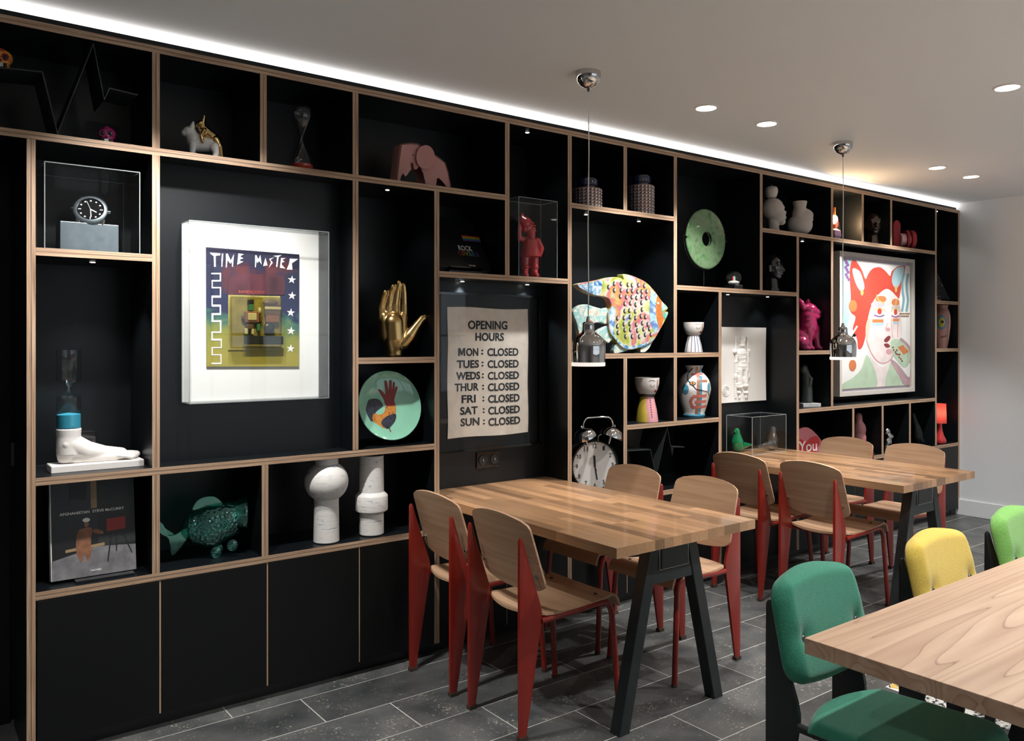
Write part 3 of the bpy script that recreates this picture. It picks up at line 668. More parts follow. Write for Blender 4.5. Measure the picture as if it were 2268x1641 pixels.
for s in (-1, 1):
    q.chain([(.005, s * .018, .115, .01), (-.005, s * .034, .09, .008), (.0, s * .036, .066, .008)]); q.chain([(.05, s * .012, .08, .017), (.066, s * .018, .05, .012), (.072, s * .02, .01, .009)]); q.chain([(0, s * .012, .155, .008), (.006, s * .02, .176, .004)])
q.obj('gold_dog', 'gold_shiny', t, remesh=.0028, sm=3)
# glass hourglass with red sand
X, mp = at(668, D + .1); H = 147 * mp; r0 = 25.5 * mp; t = thing('hourglass', 'clear teardrop hourglass with red sand beside the bulldog figurine', 'hourglass', (X, D + .1, base(4, X)))
prof = [(.3, 0), (.75, .012), (.97, .06), (1, .11), (.93, .20), (.70, .30), (.42, .39), (.2, .455), (.1, .495), (.1, .505), (.2, .545), (.42, .61), (.70, .70), (.93, .80), (1, .89), (.97, .94), (.75, .985), (.3, 1)]
B().lathe([(r0 * r_, H * z_) for r_, z_ in prof], 36).obj('glass', 'glass', t, smooth=True, ang=80)
B().lathe([(r0 * .28, .002), (r0 * .72, .005), (r0 * .93, H * .06), (r0 * .965, H * .10), (r0 * .9, H * .112), (r0 * .3, H * .122), (.001, H * .124)], 36).obj('sand', 'red_sand', t, smooth=True)
mat('red_sand', (.55, .05, .02), .9, bump=.3, bscale=500)
# pink plywood elephant
X, mp = at(940, D + .12); k = 97 * mp / .2; t = thing('toy_elephant', 'pink moulded plywood toy elephant on the top shelf', 'toy elephant', (X - .01, D + .12, base(4, X)), .05)
mat('elephant_pink', (.50, .235, .21), .5, vary=.1, vscale=8)
Ye = D + .075; xo, zo = t.location.x, t.location.z; t.location.y = Ye + .04; t.rotation_euler[2] = 0
def ep(pts): return [(p.x - xo, max(0, p.z - zo)) for p in (W(700 + x / 3.2817, 150 + y / 3.2817, Ye) for x, y in pts)]
bod = ep([(738, 585), (800, 600), (862, 632), (905, 660), (940, 692), (962, 760), (980, 866), (950, 866), (915, 822), (890, 800), (880, 806), (873, 856), (797, 846), (780, 770), (745, 690)])
hed = ep([(620, 552), (690, 545), (742, 548), (775, 570), (770, 640), (757, 715), (735, 738), (718, 735), (712, 700), (702, 686), (692, 700), (698, 738), (688, 748), (668, 778), (652, 790), (640, 768), (630, 770), (620, 800), (617, 836), (588, 830), (592, 780), (604, 680)])
for y0, y1 in ((-.04, -.035), (.035, .04)): B().prism(bod, y0, y1).obj('body_panel', 'elephant_pink', t, bevel=.0015)
for y0, y1 in ((-.034, -.029), (.029, .034)): B().prism(hed, y0, y1).obj('head_panel', 'elephant_pink', t, bevel=.0015)
def strip(pts, hw_):
    q = B(); P = ep(pts)
    for (a, b), (c_, d_) in zip(P, P[1:]):
        L = math.hypot(c_ - a, d_ - b); nx, nz = -(d_ - b) / L * .005, (c_ - a) / L * .005
        q.loops([[(a, -hw_, b), (a, hw_, b), (a - nx, hw_, b - nz), (a - nx, -hw_, b - nz)], [(c_, -hw_, d_), (c_, hw_, d_), (c_ - nx, hw_, d_ - nz), (c_ - nx, -hw_, d_ - nz)]])
    return q.obj('curved_strip', 'elephant_pink', t)
strip([(588, 826), (592, 780), (604, 680), (620, 552)], .034); strip([(620, 552), (690, 545), (742, 548), (775, 570)], .034); strip([(738, 585), (800, 600), (862, 632), (905, 660), (940, 692), (962, 760), (980, 862)], .04)
for s_ in (-1, 1):
    B().prism(ep([(790 + 68 * cos(R(a_)), 652 + 88 * sin(R(a_))) for a_ in range(0, 360, 12)]), s_ * .046 - .0025, s_ * .046 + .0025).obj('ear', 'elephant_pink', t, bevel=.0015)
e_ = ep([(708, 632)])[0]; B().sph((e_[0], -.035, e_[1]), .0035, sub=2).obj('eye', 'black_plain', t)
# giant watch on a steel block inside a clear case
x0, x1 = W(99, 450, D + .02).x, W(309.5, 450, D + .02).x; zb_ = base(3, .6); zt_ = W(99, 360, D + .02).z
acrylic_box('display_case', 'clear acrylic case over the oversized wristwatch', x0, x1, D + .02, D + .30, zb_, zt_)
bx0, bx1 = W(133, 500, D + .09).x, W(263, 500, D + .09).x; bz = W(135, 489, D + .09).z
mat('brushed', (.16, .19, .21), .4, metal=.7, vary=.15, vscale=30)
tag(B().lo((-(bx1 - bx0) / 2, -.05, 0), ((bx1 - bx0) / 2, .05, bz - zb_)).obj('display_block', 'brushed', loc=((bx0 + bx1) / 2, D + .14, zb_), bevel=.002), 'brushed dark steel block under the oversized wristwatch', 'block')
X, mp = at(199, D + .13); t = thing('giant_watch', 'oversized steel wristwatch with black dial on a steel block', 'watch', (X, D + .135, bz))
r0 = 34.5 * mp
wt = bpy.data.objects.new('case', None)
tilt = rotz(R(-14)) @ rotx(R(68)); cz0 = Vector((0, -.022, r0 * .86))
def wl(prof, m, name, seg=40, par=t, cap=True):
    q = B().lathe(prof, seg, cap=cap); 
    for v in q.bm.verts: v.co = tilt @ v.co + cz0
    return q.obj(name, m, par, smooth=True, ang=35)
cs = wl([(r0 * .9, -.022), (r0 * 1.0, -.012), (r0 * 1.0, .004), (r0 * .96, .008), (r0 * .80, .012), (r0 * .78, .006)], 'steel', 'case')
wl([(r0 * .985, .0072), (r0 * .93, .0105), (r0 * .81, .0128), (r0 * .79, .0128), (r0 * .785, .007)], 'brushed', 'bezel', par=cs, cap=False)
wl([(r0 * .79, .0055), (r0 * .79, .0075)], 'black_gloss', 'dial', par=cs)
q = B()
for i in range(12):
    a = 2 * pi * i / 12; p = Vector((r0 * .62 * sin(a), r0 * .62 * cos(a), .0082))
    if i % 3 == 0 and i: q.box(tilt @ p + cz0, (r0 * .17, r0 * .05, .001), tilt @ rotz(-a + pi / 2))
    else: q.sph(tilt @ p + cz0, (r0 * .055, r0 * .055, .001), tilt, 2)
for a, L, w_ in ((R(175), .55, .05), (R(-22), .62, .02), (R(120), .4, .06)):
    p = Vector((r0 * L / 2 * sin(a), r0 * L / 2 * cos(a), .009)); q.box(tilt @ p + cz0, (r0 * w_, r0 * L, .001), tilt @ rotz(-a))
q.obj('markers_and_hands', 'white', cs)
for s in (-1, 1):
    for e in (-1, 1): B().tube([tilt @ Vector((s * r0 * .72, e * r0 * .6, -.006)) + cz0, tilt @ Vector((s * r0 * .60, e * r0 * 1.12, -.02)) + cz0], [.009, .006], 8).obj('lug', 'steel', cs, smooth=True)
B().cyl(tilt @ Vector((r0 * .98, 0, -.006)) + cz0, tilt @ Vector((r0 * 1.14, 0, -.006)) + cz0, .007, seg=12).obj('crown', 'steel', cs, smooth=True)
q = B(); st = [tilt @ Vector((0, -r0 * 1.05, -.018)) + cz0, Vector((0, -.008, .012)), Vector((0, .02, .003)), Vector((0, .06, .012)), Vector((0, .07, .05)), Vector((0, .055, .085)), tilt @ Vector((0, r0 * 1.08, -.018)) + cz0]
st = [Vector(p) for p in smoothpoly([tuple(p) for p in st], 4, False)]
q.loops([[p + Vector((-r0 * .55, 0, .002)), p + Vector((r0 * .55, 0, .002)), p + Vector((r0 * .55, .003, -.002)), p + Vector((-r0 * .55, .003, -.002))] for p in st]); q.obj('strap', 'black_gloss', t, smooth=True)
# marble foot carrying a tall hourglass with blue sand
X, mp = at(213, D + .13); t = thing('foot_hourglass', 'white marble foot carrying a tall hourglass with blue sand', 'hourglass', (X, D + .13, base(1, X)))
L = 185 * mp; k = mp
B().lo((-L / 2, -.055, 0), (L / 2, .055, 17 * k)).obj('plinth', 'plaster', t, bevel=.004)
ax = (159 - 213) * k; q = B(); zt_ = 17 * k
q.lathe([(24 * k, zt_ + 18 * k), (24.5 * k, zt_ + 40 * k), (23.5 * k, zt_ + 58 * k), (25 * k, zt_ + 77 * k)], 40, (ax, 0, 0)); q.chain([(ax - 2 * k, 0, zt_ + 30 * k, 23 * k), (ax - 6 * k, 0, zt_ + 14 * k, 17 * k)])
q.chain([(ax + 2 * k, 0, zt_ + 42 * k, 25 * k), (ax + 34 * k, 0, zt_ + 24 * k, 22 * k), (ax + 70 * k, 0, zt_ + 16 * k, 17 * k), (ax + 105 * k, .004, zt_ + 12 * k, 14 * k)])
q.chain([(ax, 0, zt_ + 10 * k, 13 * k), (ax + 60 * k, -.012, zt_ + 9 * k, 12 * k), (ax + 100 * k, -.014, zt_ + 9 * k, 12 * k)]); q.chain([(ax + 50 * k, .016, zt_ + 9 * k, 11 * k), (ax + 95 * k, .022, zt_ + 9 * k, 11 * k)])
q.sph((ax - 6 * k, -.032, zt_ + 42 * k), (9 * k, 6 * k, 9 * k))
for i, (yy, ln, rr) in enumerate(((-.040, 122, 4.6), (-.021, 130, 4.8), (-.003, 136, 5.2), (.016, 140, 5.6), (.039, 142, 8.5))): q.chain([(ax + 98 * k, yy * .9, zt_ + 10 * k, rr * k), (ax + (ln - 12) * k, yy, zt_ + 8 * k, rr * .95 * k), (ax + ln * k, yy, zt_ + 5.5 * k, rr * 1.0 * k)], step=.3)
for v in q.bm.verts: v.co.z = min(max(v.co.z, zt_ + .0003), zt_ + 76 * k)
q.obj('foot', 'plaster', t, remesh=.0028, sm=5)
g0 = zt_ + 77 * k; r0 = 24 * k; Hh = 170 * k
prof = [(.96, 0), (1, .004), (1, .38), (.9, .405), (.5, .435), (.18, .475), (.11, .50), (.18, .525), (.5, .56), (.9, .59), (1, .61), (1, .995), (.96, 1)]
B().lathe([(r0 * a, g0 + Hh * b) for a, b in prof], 36, (ax, 0, 0)).obj('glass', 'glass', t, smooth=True, ang=40)
mat('blue_sand', (.02, .26, .38), .85, bump=.3, bscale=500)
B().lathe([(r0 * .97, g0 + .001), (r0 * .97, g0 + 29 * k), (r0 * .6, g0 + 31 * k), (.001, g0 + 33 * k)], 36, (ax, 0, 0)).obj('sand', 'blue_sand', t, smooth=True, ang=40)
tag(B().lo((-.03, 0, -.025), (.03, .008, .025)).obj('wall_socket', 'black_gloss', loc=(W(194, 965, D + DEP).x, D + DEP - .008, W(194, 968, D + DEP).z), bevel=.002), 'small black wall socket behind the marble foot', 'socket')
# boxed collage TIME MASTER
xl, xr = W(402, 0, YT).x, W(705, 0, YT).x; zt_, zb_ = W(402, 494.7, YT).z, W(402, 891, YT).z
org = ((xl + xr) / 2, YT, zb_); t = thing('framed_collage', 'painted collage lettered TIME MASTER in a clear acrylic box frame', 'artwork', org)
B().lo((xl - org[0], -.006, 0), (xr - org[0], -.0005, zt_ - zb_)).obj('backing_board', 'pale_paper', t)
hw, hh, dp = (xr - xl) / 2, zt_ - zb_, .112
for a, b in (((-hw, -dp, 0), (hw, -dp + .004, hh)), ((-hw, -dp, 0), (-hw + .004, -.006, hh)), ((hw - .004, -dp, 0), (hw, -.006, hh)), ((-hw, -dp, 0), (hw, -.006, .004)), ((-hw, -dp, hh - .004), (hw, -.006, hh))): B().lo(a, b).obj('clear_panel', 'acrylic', t)
q = B(); e = .0015
for sx in (-1, 1):
    for y in (-dp, -.006): q.lo((sx * hw - e, y - e, 0), (sx * hw + e, y + e, hh))
for z in (0, hh):
    for y in (-dp, -.006): q.lo((-hw, y - e, z - e), (hw, y + e, z + e))
    for sx in (-1, 1): q.lo((sx * hw - e, -dp, z - e), (sx * hw + e, -.006, z + e))
q.obj('polished_edge', 'acrylic_edge', t)
YC = YT - .014
def cp(pts, Y=YC): return [(p.x, p.z) for p in (W(450 + x / 5.657, 540 + y / 5.657, Y) for x, y in pts)]
m, tr, n, b = nt('collage_paint'); setp(b, rough=.55)
tc = n.new('ShaderNodeTexCoord'); no = n.new('ShaderNodeTexNoise'); no.inputs['Scale'].default_value = 14; no.inputs['Detail'].default_value = 6; no.inputs['Distortion'].default_value = 1.5; tr.links.new(tc.outputs['Generated'], no.inputs['Vector']); no.inputs['Scale'].default_value = 5
sp = n.new('ShaderNodeSeparateXYZ'); tr.links.new(tc.outputs['Generated'], sp.inputs[0])
ma = n.new('ShaderNodeMath'); ma.operation = 'MULTIPLY_ADD'; tr.links.new(no.outputs['Fac'], ma.inputs[0]); ma.inputs[1].default_value = .5; tr.links.new(sp.outputs['Z'], ma.inputs[2])
sc_ = n.new('ShaderNodeMath'); sc_.operation = 'MULTIPLY'; sc_.inputs[1].default_value = .8; tr.links.new(ma.outputs[0], sc_.inputs[0])
r = ramp(n, [(.28, (.34, .29, .05)), (.44, (.22, .24, .05)), (.53, (.05, .15, .11)), (.60, (.02, .025, .08)), (.85, (.012, .016, .045)), (.99, (.02, .02, .05))]); tr.links.new(sc_.outputs[0], r.inputs['Fac'])
n2 = n.new('ShaderNodeTexNoise'); n2.inputs['Scale'].default_value = 3.2; tr.links.new(tc.outputs['Generated'], n2.inputs['Vector']); r2 = ramp(n, [(.55, (0, 0, 0)), (.68, (1, 1, 1))]); tr.links.new(n2.outputs['Fac'], r2.inputs['Fac'])
gz = n.new('ShaderNodeMath'); gz.operation = 'GREATER_THAN'; gz.inputs[1].default_value = .62; tr.links.new(sp.outputs['Z'], gz.inputs[0])
mm = n.new('ShaderNodeMath'); mm.operation = 'MULTIPLY'; tr.links.new(r2.outputs['Color'], mm.inputs[0]); tr.links.new(gz.outputs[0], mm.inputs[1])
mx = n.new('ShaderNodeMix'); mx.data_type = 'RGBA'; tr.links.new(mm.outputs[0], mx.inputs[0]); tr.links.new(r.outputs['Color'], mx.inputs[6]); mx.inputs[7].default_value = (.10, .018, .022, 1); tr.links.new(mx.outputs[2], b.inputs['Base Color'])
card = cp([(40, 40), (1205, 133), (1200, 1537), (45, 1537)]); cd = B().prism([(x - org[0], z - org[2]) for x, z in card], YC - YT, -.006).obj('painted_card', 'collage_paint', t)
def ondraw(pts, m, lift=.0012, par=cd): return flat(par, org, cp(pts), YC, lift, m, 'cut_paper')
for L_ in ([(85, 110), (215, 120), (210, 145), (155, 150), (158, 285), (135, 290), (132, 155), (90, 125)], [(235, 120), (250, 125), (240, 285), (228, 290), (228, 200)], [(285, 125), (305, 122), (345, 210), (385, 128), (372, 290), (360, 285), (358, 220), (340, 250), (305, 205), (293, 298), (282, 295)],
           [(440, 120), (510, 130), (470, 150), (468, 165), (505, 180), (465, 195), (460, 215), (505, 222), (425, 262)], [(650, 145), (665, 140), (690, 195), (715, 140), (733, 260), (700, 215), (680, 240), (668, 215), (658, 295), (648, 290)], [(780, 175), (805, 270), (750, 278)],
           [(890, 168), (825, 190), (850, 230), (822, 300), (872, 235), (842, 200)], [(875, 150), (985, 140), (945, 165), (928, 292), (912, 288), (925, 168)], [(975, 178), (1035, 180), (990, 200), (1020, 225), (985, 235), (985, 265), (1030, 310), (960, 300)], [(1085, 185), (1190, 190), (1110, 245), (1118, 325), (1045, 322), (1075, 250)]): ondraw(L_, 'print_white')
me_ = [(100, 360), (222, 366)]
key = [(108, 370), (215, 374), (213, 465), (112, 460), (112, 550), (215, 548), (215, 668), (110, 655), (112, 768), (212, 780), (215, 885), (120, 875), (110, 965), (220, 972), (215, 1105), (112, 1110), (108, 1205), (225, 1195), (225, 1300), (112, 1300), (110, 1390), (222, 1390), (222, 1500), (110, 1495)]
for (a, b_), (c_, d_) in zip(key, key[1:]):
    e = 7
    ondraw([(min(a, c_) - e, min(b_, d_) - e), (max(a, c_) + e, min(b_, d_) - e), (max(a, c_) + e, max(b_, d_) + e), (min(a, c_) - e, max(b_, d_) + e)], 'print_white', .0012 if abs(a - c_) > abs(b_ - d_) else .0017)
for sx, sy in ((1110, 450), (1112, 650), (1097, 862), (1100, 1092), (1095, 1312)):
    ondraw([(sx + (54 if i % 2 == 0 else 21) * sin(pi * i / 5 + .1), sy - (54 if i % 2 == 0 else 21) * cos(pi * i / 5 + .1)) for i in range(10)], 'print_white')
mat('card_maroon', (.08, .02, .03), .5, vary=.6, vscale=9); ondraw([(308, 470), (345, 410), (430, 375), (900, 385), (985, 400), (1020, 450), (1025, 560), (1010, 640), (308, 640)], 'card_maroon', .003)
a = cp([(440, 612), (770, 560)]); text_fit('BANDICOOT', 'letter_red', cd, org, a[0][0], a[1][0], a[0][1] - .001, a[0][1] + .011, YC - .0035)
mat('letter_red', (.45, .08, .05), .5)
# blister tray with a toy's loose pieces, plain shapes only
mat('blister_card', (.34, .30, .10), .5, vary=.3, vscale=30); acrylic('blister', (.80, .76, .52), .12); mat('toy_brown', (.10, .05, .03), .5); mat('toy_rust', (.22, .08, .04), .5); mat('toy_green', (.03, .16, .09), .5); mat('toy_cream', (.5, .45, .3), .5)
ondraw([(310, 640), (960, 655), (960, 1335), (308, 1330)], 'blister_card', .004)
bl = B(); YB = YC - .045
def bp3(pts, Y): return [Vector((p.x - org[0], Y - org[1], p.z - org[2])) for p in (W(450 + x / 5.657, 540 + y / 5.657, Y) for x, y in pts)]
bl.loops([bp3([(330, 660), (960, 680), (960, 1310), (330, 1310)], YC - .004), bp3([(345, 655), (985, 670), (985, 1300), (350, 1300)], YB)]); bl.obj('blister', 'blister', t, bevel=.004)
def pc(px, py, rx, ry, m, dpth=.012, y=.018):
    p = W(450 + px / 5.657, 540 + py / 5.657, YC - y); s_ = at(450 + px / 5.657, YC)[1] / 5.657 * 1.15
    B().sph((p.x - org[0], p.y - org[1], p.z - org[2]), (rx * s_, dpth, ry * s_), sub=2).obj('toy_piece', m, cd, smooth=True)
def pb(x0_, y0_, x1_, y1_, m, d0=.006, d1=.024):
    a_, b_ = cp([(x0_, y1_), (x1_, y0_)]); B().lo((a_[0] - org[0], YC - d1 - org[1], a_[1] - org[2]), (b_[0] - org[0], YC - d0 - org[1], b_[1] - org[2])).obj('toy_piece', m, cd, bevel=.003)
for a in ((545, 700, 615, 760, 'black_plain'), (550, 760, 610, 840, 'toy_green'), (505, 850, 680, 985, 'toy_rust'), (535, 870, 645, 960, 'toy_cream', .02, .028), (525, 1010, 610, 1070, 'toy_brown'), (500, 1060, 540, 1135, 'toy_cream'), (585, 1060, 615, 1135, 'toy_cream'), (655, 1005, 695, 1090, 'toy_green'), (470, 900, 500, 945, 'toy_brown'), (690, 900, 712, 980, 'toy_brown'), (750, 760, 945, 900, 'toy_brown'), (765, 880, 930, 985, 'toy_rust'), (745, 795, 950, 825, 'toy_cream', .022, .027)): pb(*a)
pc(825, 1055, 62, 62, 'black_plain'); pc(705, 840, 18, 40, 'toy_cream'); pc(845, 740, 90, 40, 'toy_brown')
flat(cd, org, cp([(478, 1150), (970, 1160), (970, 1262), (478, 1262)]), YC - .03, .002, 'black_plain', 'label_strip')
# golden open hand
X, mp = at(876, D + .14); k = mp; t = thing('hand_sculpture', 'golden open hand sculpture standing upright on its wrist', 'sculpture', (X, D + .14, base(2, X)), -vang(876) * .75)
def hp(x, y, y3=0): return ((x - 340) / 3.2815 * k, y3, (692 - y) / 3.2815 * k)
q = B(); u = k / 3.2815
q.chain([(*hp(335, 680), 60 * u), (*hp(335, 640), 62 * u), (*hp(330, 560), 85 * u), (*hp(325, 450), 82 * u)], 4, .2)
q.chain([(*hp(280, 540), 62 * u), (*hp(270, 440), 52 * u), (*hp(262, 400), 40 * u)], 3, .2); q.chain([(*hp(370, 560), 62 * u), (*hp(380, 440), 50 * u), (*hp(392, 400), 40 * u)], 3, .2); q.chain([(*hp(320, 560), 60 * u), (*hp(325, 410), 45 * u)], 3, .2)
for f in ([(240, 420, 0, 30), (235, 330, 6, 27), (250, 260, -14, 24), (262, 232, -26, 20)], [(285, 410, 0, 30), (290, 320, 6, 27), (300, 230, -8, 24), (318, 190, -22, 20)], [(335, 410, 0, 31), (338, 310, 6, 28), (350, 215, -4, 25), (362, 160, -16, 21)], [(400, 410, 0, 31), (402, 310, 6, 28), (400, 225, 0, 25), (396, 178, -10, 21)], [(390, 600, -20, 46), (440, 540, -26, 42), (490, 470, -24, 30), (530, 420, -20, 26), (552, 408, -20, 22)]):
    q.chain([(*hp(x, y, d_ * u), r_ * 1.12 * u) for x, y, d_, r_ in f], 3, .25)
for v in q.bm.verts:
    v.co.y *= .82; v.co.z = max(v.co.z, .0002)
q.obj('hand', 'gold', t, remesh=.003, sm=10)
# green plate with a rooster whose head is a red hand
X, mp = at(871, D + .065); r0 = 78.5 * mp; t = thing('rooster_plate', 'pale green round plate printed with a rooster and red hand', 'plate', (X - .002, D + .065, base(1, X) + .006))
t.rotation_euler = (R(90 - 13), 0, 0)
mat('plate_green', (.27, .62, .44), .12, coat=.6, vary=.12, vscale=6); zc = r0 + .012
pl = B(); pl.lathe([(.001, -.004), (r0 * .75, -.004), (r0 * .97, .012), (r0, .016), (r0 * .985, .019), (r0 * .93, .015), (r0 * .74, .003), (.001, .002)], 64, (0, zc, 0)); pl = pl.obj('plate', 'plate_green', t, smooth=True, ang=50)
def pp(pts, lift=.003): return [((x - 365) / 240 * r0, (1045 - y) / 268 * r0 + zc) for x, y in pts]
def pdec(pts, m, l=.0035): B().prism(pp(pts), .0021, l, 'xy').obj('print', m, pl)
mat('rooster_dark', (.03, .035, .055), .3, vary=.6, vscale=60); patchy('rooster_orange', [(.35, .07, .02), (.65, .28, .05), (.3, .05, .02)], 40, .3); mat('hand_red', (.27, .012, .02), .3, vary=.3, vscale=150)
pdec(smoothpoly([(172, 1115), (195, 1040), (215, 995), (250, 985), (295, 995), (320, 1040), (300, 1060), (270, 1080), (250, 1105), (240, 1150), (215, 1155), (200, 1120)]), 'rooster_dark', .0032)
pdec(smoothpoly([(240, 1100), (290, 1110), (325, 1090), (345, 1045), (410, 1045), (412, 1090), (395, 1150), (370, 1190), (345, 1215), (300, 1210), (262, 1180), (230, 1150)]), 'rooster_orange', .0036)
pdec(smoothpoly([(290, 1175), (330, 1130), (405, 1110), (400, 1160), (360, 1205), (330, 1220)]), 'rooster_dark', .0039)
pdec([(345, 1215), (352, 1215), (362, 1250), (375, 1255), (360, 1258), (350, 1250)], 'toy_rust', .0036)
pdec(smoothpoly([(345, 1045), (330, 995), (298, 925), (305, 915), (325, 930), (348, 955), (350, 860), (362, 850), (370, 870), (375, 935), (385, 860), (396, 848), (405, 862), (398, 940), (415, 870), (428, 868), (425, 900), (412, 955), (430, 905), (444, 900), (440, 925), (415, 985), (408, 1020), (412, 1045)], 3), 'hand_red', .0042)
es = B()
for s in (-1, 1): es.tube([(s * .06, -.002, .028), (s * .06, .006, .022), (s * .06, .001, -.06), (s * .06, .02, -.085)], .004, 8)
es.obj('easel_stand', 'glass', t, smooth=True)
# big black book on a slant
Yb = D + .05; x0, x1 = W(976, 0, Yb).x, W(1101, 0, Yb).x; X = (x0 + x1) / 2; t = thing('slanted_book', 'large black book ROCK COVERS lying tilted on a stand', 'book', (X, Yb, base(3, X)))
hw = (x1 - x0) / 2; Hb = .33; tl = R(33); rm = rotx(-tl)
def rb(x, y, z): v = rm @ Vector((x, y, z)); return Vector((v.x, v.y + .045, v.z + .030))
def slab(a, b, m, name, bv=0, par=t):
    q = B().lo(a, b)
    for v in q.bm.verts: v.co = rb(*v.co)
    return q.obj(name, m, par, bevel=bv)
mat('cover_black', (.010, .011, .012), .3, vary=.2, vscale=5)
bk = slab((-hw, 0, 0), (hw, .004, Hb), 'cover_black', 'cover', .001); slab((-hw, .046, 0), (hw, .05, Hb), 'cover_black', 'cover', .001); slab((-hw + .004, .004, .004), (hw - .004, .046, Hb - .004), 'book_pages', 'pages')
mat('book_pages', (.10, .10, .10), .6)
slab((-.10, -.02, -.012), (.10, .06, -.001), 'black_gloss', 'stand_lip'); B().lo((-.10, .03, 0), (.10, .17, .018)).obj('stand_base', 'black_gloss', t)
q = B().prism([(.05, .018), (.17, .018), (.16, .12), (.15, .12)], -.02, .02, 'yz'); q.obj('stand_back', 'black_gloss', t)
rain = [(.5, .03, .02), (.55, .2, .03), (.5, .42, .05), (.08, .3, .1), (.05, .12, .35), (.12, .05, .22)]
def onbook(body, x0, x1, z0, z1, m):
    o = text_fit(body, m, bk, (0, 0, 0), x0, x1, z0, z1, 0); o.rotation_euler = (R(90) - tl, 0, 0); o.location = rb(x0, -.0012, z0)
for i, c_ in enumerate(rain):
    mat('rainbow_%d' % i, c_, .4); slab((hw * .35, -.0012, .215 - .006 * i), (hw, 0, .2208 - .006 * i), 'rainbow_%d' % i, 'printed_stripe', 0, bk)
onbook('ROCK', .010, .092, .118, .150, 'print_white')
cx_ = -.004
for i, ch in enumerate('COVERS'): onbook(ch, cx_ + i * .022, cx_ + i * .022 + .017, .085, .112, 'rainbow_%d' % i)
onbook('TASCHEN', .034, .074, .018, .026, 'print_white')
# red gnome in a tall clear case
x0, x1 = W(1149, 0, D + .03).x, W(1234, 0, D + .03).x; zb_ = base(3, 2.7); zt_ = W(1149, 437, D + .03).z
acrylic_box('display_case', 'tall clear acrylic case around the red gnome', x0, x1, D + .03, D + .17, zb_, zt_)
X, mp = at(1173, D + .10); k = mp; t = thing('gnome_figurine', 'glossy red garden gnome figurine inside the tall clear case', 'figurine', (X, D + .10, zb_), -vang(1173) * .8)
mat('gnome_red', (.50, .03, .035), .18, coat=.6)
def gp(x, y, z3=0): return ((x - 1555) / 3.2815 * k, z3 * k / 3.2815, (1518 - y) / 3.2815 * k)
u = k / 3.2815
q = B(); q.chain([(*gp(1555, 1255), 52 * u), (*gp(1558, 1310), 64 * u)])
q.lathe([(58 * u, gp(0, 1240)[2]), (66 * u, gp(0, 1300)[2]), (84 * u, gp(0, 1362)[2]), (78 * u, gp(0, 1366)[2])], 28, (gp(1560, 0)[0], 0, 0))
for s in (-1, 1):
    q.chain([(*gp(1558 + s * 34, 1350), 34 * u), (*gp(1556 + s * 34, 1450), 28 * u), (*gp(1554 + s * 35, 1490), 29 * u), (*gp(1560 + s * 38, 1498, -30), 24 * u)]); q.lathe([(33 * u, gp(0, 1445)[2]), (34 * u, gp(0, 1435)[2]), (33 * u, gp(0, 1425)[2])], 20, (gp(1556 + s * 34, 0)[0], 0, 0))
for v in q.bm.verts: v.co.z = max(v.co.z, .0002)
q.obj('body', 'gnome_red', t, remesh=.0026, sm=1)
q = B(); q.chain([(*gp(1503, 1052), 9 * u), (*gp(1500, 1075), 17 * u), (*gp(1506, 1100), 34 * u), (*gp(1526, 1122), 50 * u)]); q.obj('hat', 'gnome_red', t, remesh=.0026, sm=2)
q = B(); q.sph(gp(1538, 1152, -4), (46 * u, 46 * u, 44 * u)); q.sph(gp(1580, 1160, -34), (15 * u, 15 * u, 13 * u)); q.sph(gp(1562, 1138, -42), (16 * u, 8 * u, 7 * u)); q.sph(gp(1590, 1138, -16), (10 * u, 16 * u, 7 * u)); q.sph(gp(1515, 1165, -44), (9 * u, 7 * u, 16 * u)); q.sph(gp(1566, 1178, -40), (22 * u, 12 * u, 9 * u)); q.sph(gp(1590, 1176, -20), (12 * u, 20 * u, 9 * u)); q.obj('face', 'gnome_red', t, remesh=.0022, sm=1)
q = B(); q.chain([(*gp(1562, 1190, -22), 34 * u), (*gp(1568, 1222, -32), 26 * u), (*gp(1570, 1246, -38), 14 * u)]); q.obj('beard', 'gnome_red', t, remesh=.0024, sm=1)
q = B(); q.chain([(*gp(1512, 1240, -10), 25 * u), (*gp(1476, 1232, -36), 20 * u), (*gp(1474, 1180, -46), 16 * u), (*gp(1478, 1160, -46), 17 * u), (*gp(1478, 1130, -46), 6 * u)]); q.obj('arm', 'gnome_red', t, remesh=.0024, sm=1)
q = B(); q.chain([(*gp(1612, 1246), 26 * u), (*gp(1640, 1300, -6), 22 * u), (*gp(1628, 1342, -22), 18 * u)]); q.obj('arm', 'gnome_red', t, remesh=.0024, sm=1)
B().tube([(*gp(1530 + 54 * cos(a), 1124 + 10 * sin(a), 52 * sin(a)),) for a in [2 * pi * i / 20 for i in range(20)]], 6 * u, 8, closed=True).obj('hat_brim', 'gnome_red', t, smooth=True)
